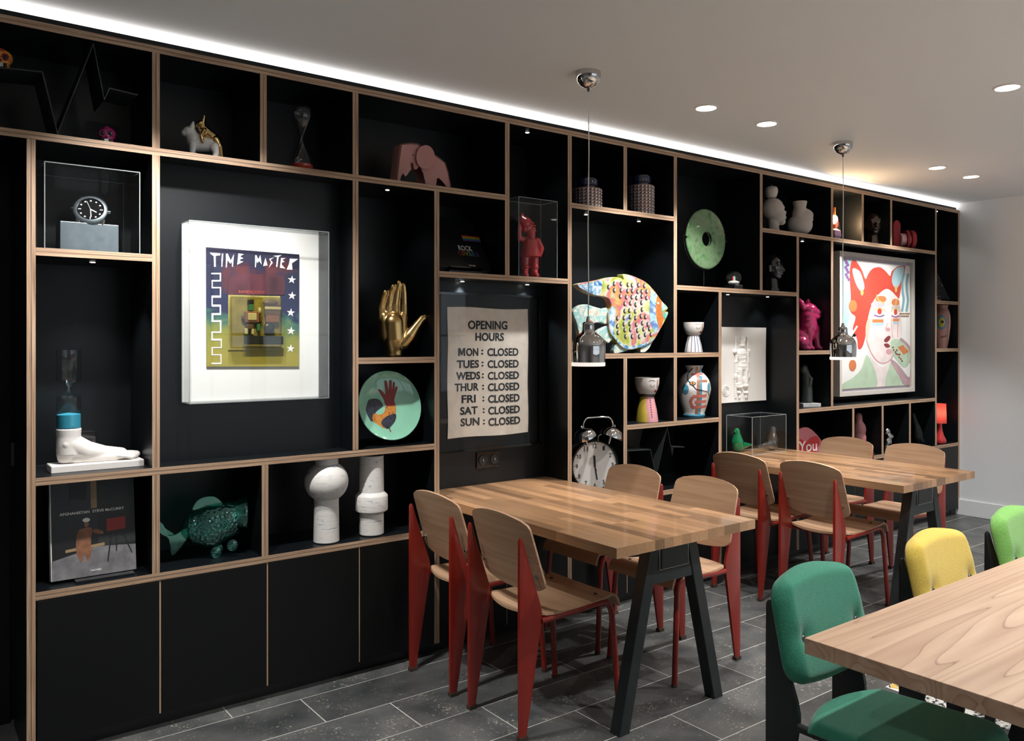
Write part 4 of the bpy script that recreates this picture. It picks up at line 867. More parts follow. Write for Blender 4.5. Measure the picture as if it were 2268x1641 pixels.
# faceted jars with navy lids
mat('jar_navy', (.012, .018, .055), .15, coat=.5); mat('jar_light', (.78, .72, .68), .3, coat=.3); mat('jar_mid', (.30, .26, .27), .3, coat=.3); mat('jar_dark', (.05, .05, .075), .3, coat=.3); mat('copper', (.42, .17, .09), .35, metal=.6)
def jar(px, hw_px, hpx, rows, label, Y=D + .11):
    X, mp = at(px, Y); r = hw_px * mp; H = hpx * mp; t = thing('lidded_jar', label, 'jar', (X, Y, base(4, X)), 0, 'faceted jars')
    cap = 22 * mp; Hb = H - cap; n = 22
    B().lathe([(r * .95, 0), (r, .004), (r, Hb - .004), (r * .96, Hb), (r * .66, Hb + .001)], 44).obj('body', 'copper', t, smooth=True, ang=40)
    q = B(); ch = (Hb - .006) / rows
    for i in range(n):
        for j in range(rows):
            a0, a1 = 2 * pi * (i + .06) / n, 2 * pi * (i + .94) / n; z0, z1 = .003 + ch * (j + .05), .003 + ch * (j + .95); rr = r * 1.004; am, zm = (a0 + a1) / 2, (z0 + z1) / 2
            c4 = [Vector((rr * cos(a), rr * sin(a), z)) for a, z in ((a0, z0), (a1, z0), (a1, z1), (a0, z1))]; ap = Vector((r * 1.035 * cos(am), r * 1.035 * sin(am), zm))
            vs = [q.bm.verts.new(p) for p in c4]; va = q.bm.verts.new(ap)
            for e, mi in ((0, 2), (1, 3), (2, 1), (3, 0)): q.mi = mi; q._f([vs[e], vs[(e + 1) % 4], va])
    q.obj('facets', ['jar_light', 'jar_mid', 'jar_dark', 'jar_navy'], t, fix=False)['kind'] = 'stuff'
    B().lathe([(r * .66, Hb), (r * .66, Hb + cap * .25), (r * .76, Hb + cap * .3), (r * .78, Hb + cap * .8), (r * .7, H), (.001, H)], 40).obj('lid', 'jar_navy', t, smooth=True, ang=40)
jar(1300, 33, 66, 6, 'shorter faceted jar with navy lid, on the left above the painted fish'); jar(1419, 29.5, 88, 9, 'taller faceted jar with navy lid, on the right above the painted fish')
# green stone disc on a rod
X, mp = at(1563, D + .1); r0 = 66.5 * mp; t = thing('stone_disc', 'green stone ring disc mounted on a thin black rod', 'sculpture', (X, D + .1, base(3, X))); cz = (635 - 526) * mp
patchy('jade', [(.05, .10, .04), (.10, .22, .09), (.16, .25, .13), (.07, .15, .06)], 14, .25, coat=.5)
prof = smoothpoly([(r0 * .26, -.006), (r0 * .30, -.012), (r0 * .9, -.010), (r0, 0), (r0 * .9, .010), (r0 * .30, .012), (r0 * .26, .006)], 3, False)
q = B().lathe(prof + [prof[0]], 64, cap=False)
for v in q.bm.verts: v.co = rotx(R(90)) @ v.co + Vector((0, 0, cz))
q.obj('disc', 'jade', t, smooth=True, ang=60)
q = B(); q.cyl((0, .016, .006), (0, .016, cz - r0 * .9), .0035, seg=10); q.tube([((r0 + .003) * sin(a), .012, cz - (r0 + .003) * cos(a)) for a in [R(-95 + 190 * i / 24) for i in range(25)]], .003, 8); q.obj('rod_stand', 'black_plain', t, smooth=True)
for a in (-90, 0, 90): B().box(((r0 + .001) * sin(R(a)), .0, cz - (r0 + .001) * cos(R(a))), (.008, .03, .008)).obj('clip', 'black_plain', t)
B().lo((-.06, -.03, 0), (.06, .045, .007)).obj('foot_plate', 'black_plain', t)
# snow globe
X, mp = at(1625, D + .06); r0 = 17.5 * mp; t = thing('snow_globe', 'small snow globe on a black base beside the stone disc', 'snow globe', (X, D + .06, base(3, X)))
B().lo((-r0 * .8, -r0 * .8, 0), (r0 * .8, r0 * .8, r0 * .55)).obj('base', 'black_gloss', t, bevel=.002); B().sph((0, 0, r0 * 1.45), r0).obj('globe', 'glass', t, smooth=True)
q = B().sph((0, 0, r0 * .85), (r0 * .72, r0 * .72, r0 * .28)); q.obj('snow', 'white', t, smooth=True)
for i, (dx, m_) in enumerate(((-.22, 'red_gloss'), (.05, 'white'), (.25, 'teal_paint'))): B().chain([(dx * r0, 0, r0 * 1.0, r0 * .13), (dx * r0, 0, r0 * 1.6, r0 * .09)]).obj('tiny_figure', m_, t, smooth=True)
# painted wooden fish
YF_ = D + .04; org = (W(1385, 780, YF_).x, YF_, base(2, 3.4))
def fp(pts): return [(p.x - org[0], p.z - org[2]) for p in (W(1260 + x / 8.636, 600 + y / 8.636, YF_) for x, y in pts)]
t = thing('painted_fish', 'large painted wooden fish with scalloped multicoloured scales', 'sculpture', org)
patchy('fish_paint', [(.02, .08, .30), (.42, .44, .40), (.26, .30, .03), (.40, .42, .12), (.48, .46, .40), (.42, .10, .14), (.45, .26, .06), (.30, .40, .38), (.05, .25, .36)], 6.5, .4, .5, coat=.2, pos=[.26, .33, .39, .45, .50, .55, .60, .66, .74])
patchy('fish_blue', [(.02, .06, .32), (.08, .28, .45), (.6, .62, .62), (.03, .12, .42)], 30, .35, .8, coat=.3); patchy('fish_fin', [(.65, .12, .02), (.62, .60, .52), (.20, .45, .45), (.7, .68, .6), (.62, .35, .05)], 16, .35, .8, coat=.3)
mat('fish_orange', (.62, .13, .03), .4, vary=.3, vscale=60); patchy('fish_teal', [(.02, .28, .18), (.15, .42, .35), (.5, .55, .5)], 25, .35); patchy('fish_cheek', [(.08, .26, .40), (.35, .5, .55), (.05, .12, .35), (.5, .55, .5)], 22, .35)
body_ = smoothpoly([(105, 280), (160, 240), (380, 205), (560, 170), (740, 125), (900, 130), (985, 170), (965, 70), (1100, 85), (1250, 140), (1400, 215), (1520, 330), (1620, 450), (1700, 570), (1830, 710), (1770, 780), (1835, 790), (1790, 920), (1680, 1120), (1590, 1280), (1540, 1340), (1400, 1430), (1250, 1480), (1080, 1510), (950, 1460), (860, 1370), (820, 1300), (730, 1200), (690, 1000), (690, 800), (745, 690), (720, 560), (640, 500), (500, 480), (330, 430), (180, 350)], 3)
bd = B().prism(fp(body_), -.028, .02).obj('body', 'fish_paint', t, bevel=.008)
B().prism(fp(smoothpoly([(50, 775), (150, 670), (290, 640), (430, 680), (600, 725), (700, 720), (700, 1010), (560, 985), (430, 1010), (300, 1060), (230, 1200), (175, 1280), (150, 1180), (110, 1000), (60, 880)], 3)), -.018, .012).obj('tail_fin', 'fish_fin', t, bevel=.005)
B().prism(fp(smoothpoly([(500, 1170), (600, 1090), (715, 1060), (800, 1290), (760, 1340), (710, 1380), (600, 1300), (520, 1230)], 3)), -.018, .012).obj('fin', 'fish_fin', t, bevel=.005)
B().prism(fp(smoothpoly([(870, 1390), (1090, 1500), (960, 1560), (815, 1575)], 3)), -.02, .014).obj('fin', 'fish_fin', t, bevel=.004); B().prism(fp(smoothpoly([(1560, 1330), (1530, 1400), (1470, 1500), (1345, 1588), (1325, 1490), (1400, 1440)], 3)), -.02, .014).obj('fin', 'fish_fin', t, bevel=.004)
def fl2(pts, m, l): B().prism(fp(pts), -.028 - l, -.026).obj('painted_zone', m, bd)
fl2(smoothpoly([(125, 285), (380, 220), (560, 185), (560, 330), (480, 470), (330, 415), (180, 340)], 3), 'fish_blue', .0008)
fl2(smoothpoly([(745, 700), (820, 720), (810, 1000), (800, 1180), (880, 1330), (1080, 1440), (1250, 1420), (1400, 1380), (1500, 1320), (1400, 1425), (1250, 1465), (1080, 1495), (950, 1445), (860, 1350), (740, 1190), (700, 1000), (705, 810)], 3), 'fish_blue', .0010)
fl2([(1500, 345), (1610, 455), (1590, 640), (1600, 880), (1650, 1090), (1580, 1200), (1490, 1000), (1470, 700)], 'fish_cheek', .0010)
fl2([(1622, 470), (1700, 585), (1700, 790), (1780, 790), (1700, 1080), (1665, 1105), (1610, 880), (1600, 640)], 'fish_orange', .0014)
fl2([(1705, 590), (1815, 705), (1700, 790)], 'fish_teal', .0018); fl2([(1715, 800), (1825, 800), (1785, 915), (1740, 900)], 'fish_teal', .0018)
rows = [(800, 250), (930, 250), (1060, 270), (1140, 280), (1260, 275), (1375, 290), (800, 375), (930, 375), (1055, 385), (1145, 385), (1245, 400), (1325, 395), (1420, 395), (915, 490), (1030, 505), (1135, 505), (1225, 520), (1325, 490), (1415, 520), (1000, 630), (1110, 620), (1210, 650), (1320, 610), (1000, 770), (1090, 760), (1200, 775), (1330, 740), (860, 905), (985, 900), (1100, 880), (1205, 900), (1310, 870), (1395, 880), (860, 1060), (985, 1020), (1095, 1015), (1220, 1025), (1335, 1000), (1440, 1020), (870, 1180), (1000, 1130), (1105, 1120), (1240, 1140), (1360, 1115), (1470, 1110), (1015, 1250), (1140, 1255), (1275, 1255), (1390, 1220), (1500, 1215), (690, 315)]
sc_ = None
for i, (x, y) in enumerate(rows):          # each carved scale: a dark hollow with a pale lip
    (a, b_), = fp([(x, y)])
    if sc_ is None:
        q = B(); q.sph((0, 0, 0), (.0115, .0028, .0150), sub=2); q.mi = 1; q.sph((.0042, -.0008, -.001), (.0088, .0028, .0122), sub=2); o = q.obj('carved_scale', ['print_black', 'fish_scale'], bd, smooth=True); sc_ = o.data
    else: o = bpy.data.objects.new('carved_scale', sc_); C.objects.link(o); o.parent = bd
    o.location = (a, -.0285, b_)
patchy('fish_scale', [(.36, .36, .28), (.20, .24, .05), (.45, .42, .36), (.36, .14, .14), (.3, .34, .3)], 18, .4)
(a, b_), = fp([(1635, 625)]); q = B(); q.sph((a, -.030, b_), (.008, .004, .010), sub=2); q.obj('eye', 'print_white', bd, smooth=True)
B().lo((W(1400, 780, YF_).x - org[0], -.02, 0), (W(1445, 780, YF_).x - org[0], .10, .006)).obj('foot_plate', 'black_plain', t)
# ------------------------------------------------------------ lathe-turned ceramics with painted faces
def lathe_fn(prof, face):                  # surface point for (metres to the right, height) seen from direction `face`
    def f(a, z, lift):
        for (r0, z0), (r1, z1) in zip(prof, prof[1:]):
            if z0 <= z <= z1: r = r0 + (r1 - r0) * (z - z0) / max(1e-6, z1 - z0); break
        else: r = prof[-1][0]
        s = max(-.999, min(.999, a / max(r, 1e-4))); ph = math.asin(s); r += lift
        v = Vector((r * sin(ph), -r * cos(ph), z)); return rotz(face) @ v
    return f
mat('glaze_yellow', (.58, .44, .06), .2, coat=.5); mat('glaze_pink', (.62, .28, .30), .2, coat=.5); mat('glaze_black', (.02, .02, .02), .15, coat=.5); mat('glaze_white', (.74, .69, .66), .2, coat=.5); mat('paint_navy', (.02, .03, .12), .4); mat('paint_red', (.35, .03, .03), .4); mat('paint_rust', (.35, .13, .06), .4); mat('paint_blue', (.07, .25, .36), .35); mat('paint_coral', (.55, .15, .13), .35); mat('paint_ink', (.015, .03, .08), .4)
def face_goblet(px, Y, l, w_bowl, w_base, hpx, striped, label):
    X, mp = at(px, Y); k = mp; H = hpx * k; t = thing('face_goblet', label, 'goblet', (X, Y, base(l, X)), 0, 'ceramic face goblets'); f = -vang(px)
    hb = H * (.56 if striped else .60); rb, rn, rw = w_base / 2 * k, w_bowl * .26 * k, w_bowl / 2 * k
    bodyp = [(rb, 0), (rb * 1.0, hb * .04), (rb * .86, hb * .45), (rb * .68, hb * .8), (rn * 1.05, hb)]; bowl = [(rn, hb), (rn * 1.3, hb + (H - hb) * .08), (rw * .86, hb + (H - hb) * .35), (rw * .97, hb + (H - hb) * .65), (rw, H)]
    q = B().lathe(bodyp, 40); q.bm.faces.ensure_lookup_table()
    if not striped:
        for fc in q.bm.faces: fc.material_index = 0 if (rotz(-f) @ fc.calc_center_median()).x < -.003 else 1
    bo = q.obj('body', ['glaze_white'] if striped else ['glaze_yellow', 'glaze_pink'], t, smooth=True, ang=60)
    bw = B().lathe(bowl + [(rw * .93, H), (rw * .85, hb + (H - hb) * .5), (.001, hb + (H - hb) * .3)], 40).obj('bowl', 'glaze_white', t, smooth=True, ang=60)
    if not striped: B().lathe([(rn * 1.2, hb - .006), (rn * 1.35, hb), (rn * 1.3, hb + .008), (rn, hb + .010)], 32).obj('collar', 'glaze_black', t, smooth=True)
    F = lathe_fn(bowl, f); G_ = lathe_fn(bodyp, f); hh = H - hb; q = B()
    q.ribbon(F, [(rw * (.25 + .09 * i), hb + hh * (.62 - .14 * sin(pi * i / 4))) for i in range(5)], .0022).ribbon(F, [(rw * (.15 + .12 * i), hb + hh * (.82 + .05 * sin(pi * i / 4))) for i in range(5)], .003 if not striped else .0012); q.obj('painted_eye', 'print_black', bw)
    B().ribbon(F, [(rw * .80, hb + hh * .88), (rw * .80, hb + hh * .45)], .006).obj('painted_nose', 'paint_rust', bw)
    B().spot(F, rw * .66, hb + hh * .24, rw * .10, hh * .07).obj('painted_lips', 'paint_red', bw)
    if striped:
        q = B()
        for a in (-.75, -.25, .18, .55, .88): q.ribbon(G_, [(rb * a * .99, .002), (rb * .86 * a, hb * .45), (rn * a * .98, hb * .98)], .0042)
        q.obj('painted_stripe', 'paint_navy', bo)
    else:
        q = B()
        for i in range(8): q.spot(G_, rb * (.42 - .02 * i), hb * (.2 + .09 * i), .0032, .0038, seg=8, rings=1)
        q.obj('painted_button', 'print_black', bo)
face_goblet(1536, D + .09, 2, 46, 40, 66, True, 'white face goblet with a navy striped body'); face_goblet(1433, D + .09, 1, 55, 50, 97, False, 'face goblet with a yellow and pink body')
# big painted vase
X, mp = at(1537, D + .10); k = mp; t = thing('painted_vase', 'white bulbous vase painted with an abstract blue and coral face', 'vase', (X, D + .10, base(1, X))); f = -vang(1537)
vp = smoothpoly([(22 * k, 0), (24 * k, 5 * k), (23 * k, 9 * k), (29 * k, 28 * k), (36 * k, 56 * k), (36.5 * k, 66 * k), (33 * k, 82 * k), (24 * k, 94 * k), (17 * k, 100 * k), (16.5 * k, 105 * k), (19 * k, 111 * k), (21 * k, 114 * k)], 3, False)
vo_ = B().lathe(vp + [(18 * k, 114 * k), (14 * k, 105 * k), (.001, 95 * k)], 48, sy=.8 if False else 1).obj('body', 'glaze_white', t, smooth=True, ang=60); F = lathe_fn(vp, f)
def vx(x): return (x - 1160) / 3.907 * k
def vz(y): return (972 - y) / 3.907 * k
def rib(pts, w_, m, lift=.0012): B().ribbon(F, [(vx(x), vz(y)) for x, y in pts], w_ / 3.907 * k, lift).obj('painted_line', m, vo_)
rib([(1215, 530), (1215, 650), (1215, 800), (1200, 960)], 26, 'paint_blue', .0009); rib([(1185, 535), (1195, 650), (1195, 800), (1180, 940)], 24, 'paint_rust', .0011)
for y, x0_, x1_ in ((600, 1140, 1230), (785, 1150, 1265), (835, 1165, 1260), (880, 1145, 1265)): rib([(x0_, y), ((x0_ + x1_) / 2, y - 2), (x1_, y - 6)], 24, 'paint_coral', .0014)
rib([(1150, 790), (1130, 830), (1150, 880)], 24, 'paint_coral', .0014); rib([(1215, 655), (1268, 655)], 20, 'paint_rust', .0014)
rib([(1150, 545), (1110, 600), (1110, 650), (1140, 680), (1180, 725), (1230, 735), (1275, 750), (1290, 790)], 7, 'paint_ink', .0018)
B().spot(F, vx(1090), vz(725), 28 / 3.907 * k, 42 / 3.907 * k).obj('painted_oval', 'paint_blue', vo_); B().spot(F, vx(1282), vz(710), 11 / 3.907 * k, 38 / 3.907 * k).obj('painted_oval', 'paint_blue', vo_); B().spot(F, vx(1150), vz(675), 26 / 3.907 * k, 17 / 3.907 * k, .0020).obj('painted_eye', 'paint_ink', vo_); B().spot(F, vx(1150), vz(675), 19 / 3.907 * k, 11 / 3.907 * k, .0026).obj('painted_eye', 'glaze_yellow', vo_); B().spot(F, vx(1150), vz(675), 8 / 3.907 * k, 9 / 3.907 * k, .003).obj('painted_eye', 'paint_red', vo_)
B().lathe([(22.2 * k, 0), (24.4 * k, 5 * k), (23.4 * k, 8 * k)], 40).obj('foot_ring', 'paint_blue', t, smooth=True)
# giant twin-bell alarm clock
Yc = D + .075; X, mp = at(1317, Yc); k = mp; r0 = 57 * k; zb_ = base(0, X); rzc = -R(18); cz = W(1317, 1031, Yc).z - zb_
t = thing('alarm_clock', 'giant twin-bell alarm clock with white face behind the near oak table', 'clock', (X, Yc, zb_), rzc)
def face_on(q, y=0):
    for v in q.bm.verts: v.co = rotx(R(90)) @ v.co + Vector((0, y, cz))
    return q
face_on(B().lathe([(.001, -.10), (r0 * .9, -.10), (r0, -.09), (r0 * 1.02, 0), (r0 * 1.0, .008), (r0 * .93, .008), (r0 * .92, .0)], 64)).obj('case', 'black_gloss', t, smooth=True, ang=40)
fc = face_on(B().lathe([(.001, 0), (r0 * .925, 0), (r0 * .925, .002), (.001, .002)], 64)).obj('dial', 'white_matte', t)
for i in range(1, 13):
    a = 2 * pi * i / 12; rr = r0 * .76; hgt = r0 * .17; wdt = hgt * (.95 if i >= 10 else .55)
    text_fit(str(i), 'print_black', fc, (0, 0, 0), rr * sin(a) - wdt / 2, rr * sin(a) + wdt / 2, cz + rr * cos(a) - hgt / 2, cz + rr * cos(a) + hgt / 2, -.0028, bold=.012, name='numeral')
q = B()
for i in range(60):
    a = 2 * pi * i / 60; L = .045 if i % 5 else .07; p = Vector((r0 * .885 * sin(a), -.003, cz + r0 * .885 * cos(a))); q.box(p, (.0012 if i % 5 else .004, .001, r0 * L), roty(a))
q.obj('minute_track', 'print_black', fc)
for a, L, w_, m_ in ((R(170), .62, .007, 'print_black'), (R(-4), .44, .011, 'print_black'), (R(160), .25, .003, 'red_gloss')): B().box((r0 * L * .4 * sin(a), -.005, cz + r0 * L * .4 * cos(a)), (w_, .001, r0 * L), roty(a)).obj('clock_hand', m_, fc)
for s in (-1, 1):
    bx, bz = s * r0 * .52, cz + r0 * 1.12; n_ = Vector((s * .42, 0, 1)).normalized(); q = B().lathe([(r0 * .46, 0), (r0 * .45, r0 * .14), (r0 * .35, r0 * .31), (r0 * .15, r0 * .41), (.002, r0 * .43)], 32)
    rot = Vector((0, 0, 1)).rotation_difference(n_).to_matrix()
    for v in q.bm.verts: v.co = rot @ v.co + Vector((bx, -.045, bz))
    q.obj('bell', 'chrome', t, smooth=True, ang=60)
    e = Vector((bx, -.045, bz)) + n_ * r0 * .36; B().tube([e, e + n_ * .016, e + n_ * .022], [.006, .009, .004], 12).obj('bell_nut', 'chrome', t, smooth=True)
    B().cyl((s * r0 * .5, -.06, 0), (s * r0 * .42, -.06, cz - r0 * .82), .01, seg=12).obj('foot', 'chrome', t, smooth=True)
    B().cyl(Vector((s * r0 * .45, -.045, cz + r0 * .86)), Vector((bx, -.045, bz)) + n_ * .01, .007, seg=10).obj('bell_post', 'chrome', t, smooth=True)
hd = [(-r0 * .60, -.045, cz + r0 * 1.42), (-r0 * .62, -.045, cz + r0 * 1.66), (-r0 * .50, -.045, cz + r0 * 1.86), (-r0 * .3, -.045, cz + r0 * 1.9), (r0 * .3, -.045, cz + r0 * 1.9), (r0 * .50, -.045, cz + r0 * 1.86), (r0 * .62, -.045, cz + r0 * 1.66), (r0 * .60, -.045, cz + r0 * 1.42)]
B().tube(smoothpoly(hd, 4, False), .0055, 10).obj('handle', 'chrome', t, smooth=True)
B().tube([(0, -.045, cz + r0), (0, -.045, cz + r0 * 1.18), (.02, -.045, cz + r0 * 1.25)], .004, 8).obj('hammer', 'chrome', t, smooth=True)
# ------------------------------------------------------------ opening hours cloth behind glass
Yo = YA - .006; zc0 = W(990, 972, Yo).z; xl, xr = W(990, 0, Yo).x, W(1168, 0, Yo).x; org = ((xl + xr) / 2, Yo, zc0)
t = thing('framed_cloth', 'cream cloth lettered OPENING HOURS in a black glazed frame', 'artwork', org)
zt_ = W(990, 680, Yo).z
mat('canvas', (.80, .75, .67), .9, vary=.08, vscale=18, bump=.25, bscale=60)
fx0, fx1, fz0, fz1 = xl - .075, xr + .08, zc0 - .07, zt_ + .075
fx0 = max(fx0, 2.1)
B().lo((fx0 - org[0], -.002, fz0 - zc0), (fx1 - org[0], .0055, fz1 - zc0)).obj('mount', 'black', t)
def cl(u, v):
    x = xl + (xr - xl) * v; z = zc0 + (zt_ - zc0) * u; return (x - org[0] + .002 * sin(u * 11), -.006 - .0007 * sin(9 * v + 6 * u) * sin(13 * u + 3 * v), z - zc0 + .003 * sin(v * 7))
B().sheet(lambda u, v: cl(v, u), 40, 60, .0008).obj('cloth', 'canvas', t, smooth=True)
for a, b in (((fx0, fz0 - .0), (fx1, fz0 + .012)), ((fx0, fz1 - .012), (fx1, fz1)), ((fx0, fz0), (fx0 + .012, fz1)), ((fx1 - .012, fz0), (fx1, fz1))): B().lo((a[0] - org[0], -.026, a[1] - zc0), (b[0] - org[0], -.002, b[1] - zc0)).obj('frame_bar', 'black_gloss', t)
B().lo((fx0 + .012 - org[0], -.022, fz0 + .012 - zc0), (fx1 - .012 - org[0], -.019, fz1 - .012 - zc0)).obj('glazing', 'clock_glass', t)
def oh(body, x0_, x1_, y0_, y1_):
    ym = (y0_ + y1_) / 2; a = W(760 + x0_ / 3.2815, 580 + y1_ / 3.2815, Yo); b_ = W(760 + x1_ / 3.2815, 580 + y1_ / 3.2815, Yo); c_ = W(760 + x0_ / 3.2815, 580 + y0_ / 3.2815, Yo)
    zm = (W(760 + (x0_ + x1_) / 2 / 3.2815, 580 + ym / 3.2815, Yo)).z; hgt = c_.z - a.z
    text_fit(body, 'print_black', t, org, a.x, b_.x, zm - hgt / 2, zm + hgt / 2, Yo - .0070, bold=.026)
flat(t, org, [(p.x, p.z) for p in (W(760 + x / 3.2815, 580 + y / 3.2815, Yo) for x, y in ((832, 684), (832, 626), (846, 626), (857, 655), (868, 626), (882, 626), (882, 684), (871, 684), (871, 650), (861, 678), (853, 678), (843, 650), (843, 684)))], Yo - .0068, .0007, 'print_black', 'lettering')
oh('OPENING', 903, 1188, 427, 492); oh('HOURS', 957, 1163, 515, 575)
for i, (d_, x0_, x1_, yy) in enumerate((('ON', 889, 977, 655), ('TUES', 823, 982, 742), ('WEDS', 817, 990, 827), ('THUR', 806, 980, 910), ('FRI', 856, 958, 995), ('SAT', 845, 972, 1080), ('SUN', 848, 985, 1162))):
    dy = -4 * (i / 6); oh(d_, x0_, x1_, yy - 29, yy + 29); oh(':', 999 + i * 2, 1013 + i * 2, yy - 18, yy + 18); oh('CLOSED', 1043 + i * 1.2, 1268 + i * 2.2, yy - 29 - i, yy + 29 - i)
# double socket under it
p = W(1080, 1017, YA); ws = thing('double_socket', 'black double wall socket under the opening hours cloth', 'socket', (p.x, YA, p.z))
B().lo((-.075, -.009, -.041), (.075, 0, .041)).obj('plate', 'black_gloss', ws, bevel=.003)
for s in (-1, 1):
    q = B().lathe([(.024, 0), (.026, .004), (.022, .004), (.021, .001)], 28)
    for v in q.bm.verts: v.co = rotx(R(90)) @ v.co + Vector((s * .037, -.009, 0))
    q.obj('outlet', 'charcoal', ws, smooth=True); B().box((s * .037, -.012, .0), (.006, .006, .014)).obj('earth_pin', 'steel', ws)
# ------------------------------------------------------------ lower left shelf
Yb = D + .07; x0, x1 = W(115, 0, Yb).x, W(302, 0, Yb).x; X = (x0 + x1) / 2; hw = (x1 - x0) / 2; Hb = .358; tl = R(8); rm = rotx(-tl)
t = thing('photo_book', 'large photo book AFGHANISTAN STEVE McCURRY leaning on a low stand', 'book', (X, Yb, base(0, X)))
def rb(x, y, z): v = rm @ Vector((x, y, z)); return Vector((v.x, v.y, v.z + .014))
def slab(a, b, m, name, bv=0, par=t):
    q = B().lo(a, b)
    for v in q.bm.verts: v.co = rb(*v.co)
    return q.obj(name, m, par, bevel=bv)
mat('cover_dark', (.009, .008, .008), .35, vary=.4, vscale=9); mat('cover_grey', (.17, .165, .17), .4, vary=.3, vscale=25); mat('cover_robe', (.24, .10, .05), .5, vary=.3, vscale=30); mat('cover_red', (.30, .03, .025), .5); mat('cover_olive', (.022, .024, .024), .5); mat('cover_sepia', (.30, .20, .10), .5); mat('cover_skin', (.22, .11, .07), .5)
bk = slab((-hw, 0, 0), (hw, .004, Hb), 'cover_dark', 'cover', .001); slab((-hw, .036, 0), (hw, .04, Hb), 'cover_dark', 'cover', .001); slab((-hw + .003, .004, .004), (hw - .004, .036, Hb - .004), 'white', 'pages'); slab((-hw - .002, 0, 0), (-hw + .002, .04, Hb), 'white', 'spine')
def on(pts, m, l=.0008):
    q = B().prism([((x - .5) * 2 * hw, z * Hb) for x, z in pts], -l, .0006)
    for v in q.bm.verts: v.co = rb(*v.co)
    q.obj('printed_area', m, bk)
on([(0.0, 0), (1, 0), (1, .27), (.55, .30), (0, .20)], 'cover_grey'); on([(.55, .30), (1, .30), (1, 1), (.55, 1)], 'cover_olive'); on([(.47, .7), (.54, .7), (.54, 1), (.47, 1)], 'cover_sepia'); on([(.22, .80), (.42, .80), (.42, .97), (.22, .97)], 'cover_olive', .0012)
on([(.16, .27), (.62, .30), (.62, .33), (.16, .30)], 'cover_sepia', .0012); on(smoothpoly([(.28, .30), (.30, .46), (.36, .50), (.46, .50), (.50, .44), (.60, .42), (.60, .45), (.50, .48), (.46, .38), (.46, .24), (.42, .15), (.38, .24), (.34, .15), (.30, .22)], 3), 'cover_robe', .0014)
on([(.41 + .03 * cos(a), .545 + .035 * sin(a)) for a in [2 * pi * i / 16 for i in range(16)]], 'cover_skin', .0018); on([(.41 + .045 * cos(a), .585 + .022 * sin(a)) for a in [2 * pi * i / 16 for i in range(16)]], 'print_white', .0022)
on([(.65, .44), (.88, .45), (.88, .58), (.65, .57)], 'cover_red', .0014)
for a in ([(.70, .44), (.72, .44), (.66, .12), (.645, .12)], [(.82, .44), (.84, .44), (.96, .18), (.945, .18)], [(.76, .44), (.78, .44), (.77, .22), (.755, .22)]): on(a, 'black_plain', .0012)
def onbook(body, x0_, x1_, z0_, z1_, m='print_white'):
    o = text_fit(body, m, bk, (0, 0, 0), x0_, x1_, z0_, z1_, 0, bold=.02); o.rotation_euler = (R(90) - tl, 0, 0); o.location = rb(x0_, -.002, z0_)
onbook('AFGHANISTAN', -.80 * hw, -.10 * hw, Hb * .655, Hb * .683); onbook('STEVE McCURRY', -.03 * hw, .74 * hw, Hb * .655, Hb * .683); onbook('TASCHEN', -.12 * hw, .14 * hw, Hb * .045, Hb * .065)
B().lo((-hw * .5, -.045, 0), (hw * .9, .07, .012)).obj('stand', 'black_gloss', t)
# green glass fish
acrylic('teal_glass', (.45, .82, .76), .36, .05, 80, (.55, 1, .9)); acrylic('teal_glass_smooth', (.5, .86, .8), .34, .04, 0, (.55, 1, .9))
X, mp = at(470, D + .12); k = mp / 2.56; t = thing('glass_fish', 'teal green glass fish with gaping mouth', 'glass fish', (X, D + .12, base(0, X)), -.15)
def gp(x, y, yy=0): return Vector(((x - 1190) * k, yy, (628 - y) * k))
q = B(); q.chain([(*gp(1050, 470), 30 * k), (*gp(1120, 450), 95 * k), (*gp(1190, 450), 125 * k), (*gp(1260, 430), 112 * k), (*gp(1310, 400), 80 * k)], sub=3, step=.3)
for v in q.bm.verts: v.co.y *= .62
q.obj('body', 'teal_glass', t, remesh=.006, sm=3)
a = gp(1320, 395); n_ = Vector((.86, -.2, .05)).normalized(); s1 = n_.orthogonal().normalized(); s2 = n_.cross(s1)
lips = []
for r_, d_ in ((70, -20), (88, 10), (92, 40), (98, 62), (90, 66), (78, 45), (60, 5)): lips.append([a + n_ * d_ * k + (Vector((0, 0, 1)) * r_ * k * cos(2 * pi * i / 28) + Vector((.15, .75, 0)).normalized() * r_ * .72 * k * sin(2 * pi * i / 28)) for i in range(28)])
B().loops(lips, cap=False).obj('mouth', 'teal_glass_smooth', t, smooth=True, ang=70)
for pts, yy in (([(1085, 355), (1100, 310), (1140, 285), (1200, 285), (1240, 320), (1240, 345), (1160, 340)], 0), ([(1050, 450), (990, 480), (930, 470), (900, 400), (930, 420), (960, 500), (975, 590), (1010, 570), (1060, 500)], 0)):
    B().prism([((x - 1190) * k, (628 - y) * k) for x, y in smoothpoly(pts, 3)], -.006, .006).obj('fin', 'teal_glass_smooth', t, bevel=.003)
for x, y, yy in ((1205, 595, -.03), (1290, 560, -.045), (1230, 598, .04)):
    c_ = gp(x, y, yy); q = B().sph(c_, (34 * k, 12 * k, 34 * k)); q.obj('foot_fin', 'teal_glass_smooth', t, smooth=True)
c_ = gp(1235, 435, -.082 * .62 * 1.0); B().tube([c_ + Vector((26 * k * cos(w_), -.004, 26 * k * sin(w_))) for w_ in [2 * pi * i / 20 for i in range(20)]], 5 * k, 8, closed=True).obj('eye_ring', 'teal_glass_smooth', t, smooth=True); B().sph(c_, 13 * k).obj('eye', 'teal_glass_smooth', t, smooth=True)
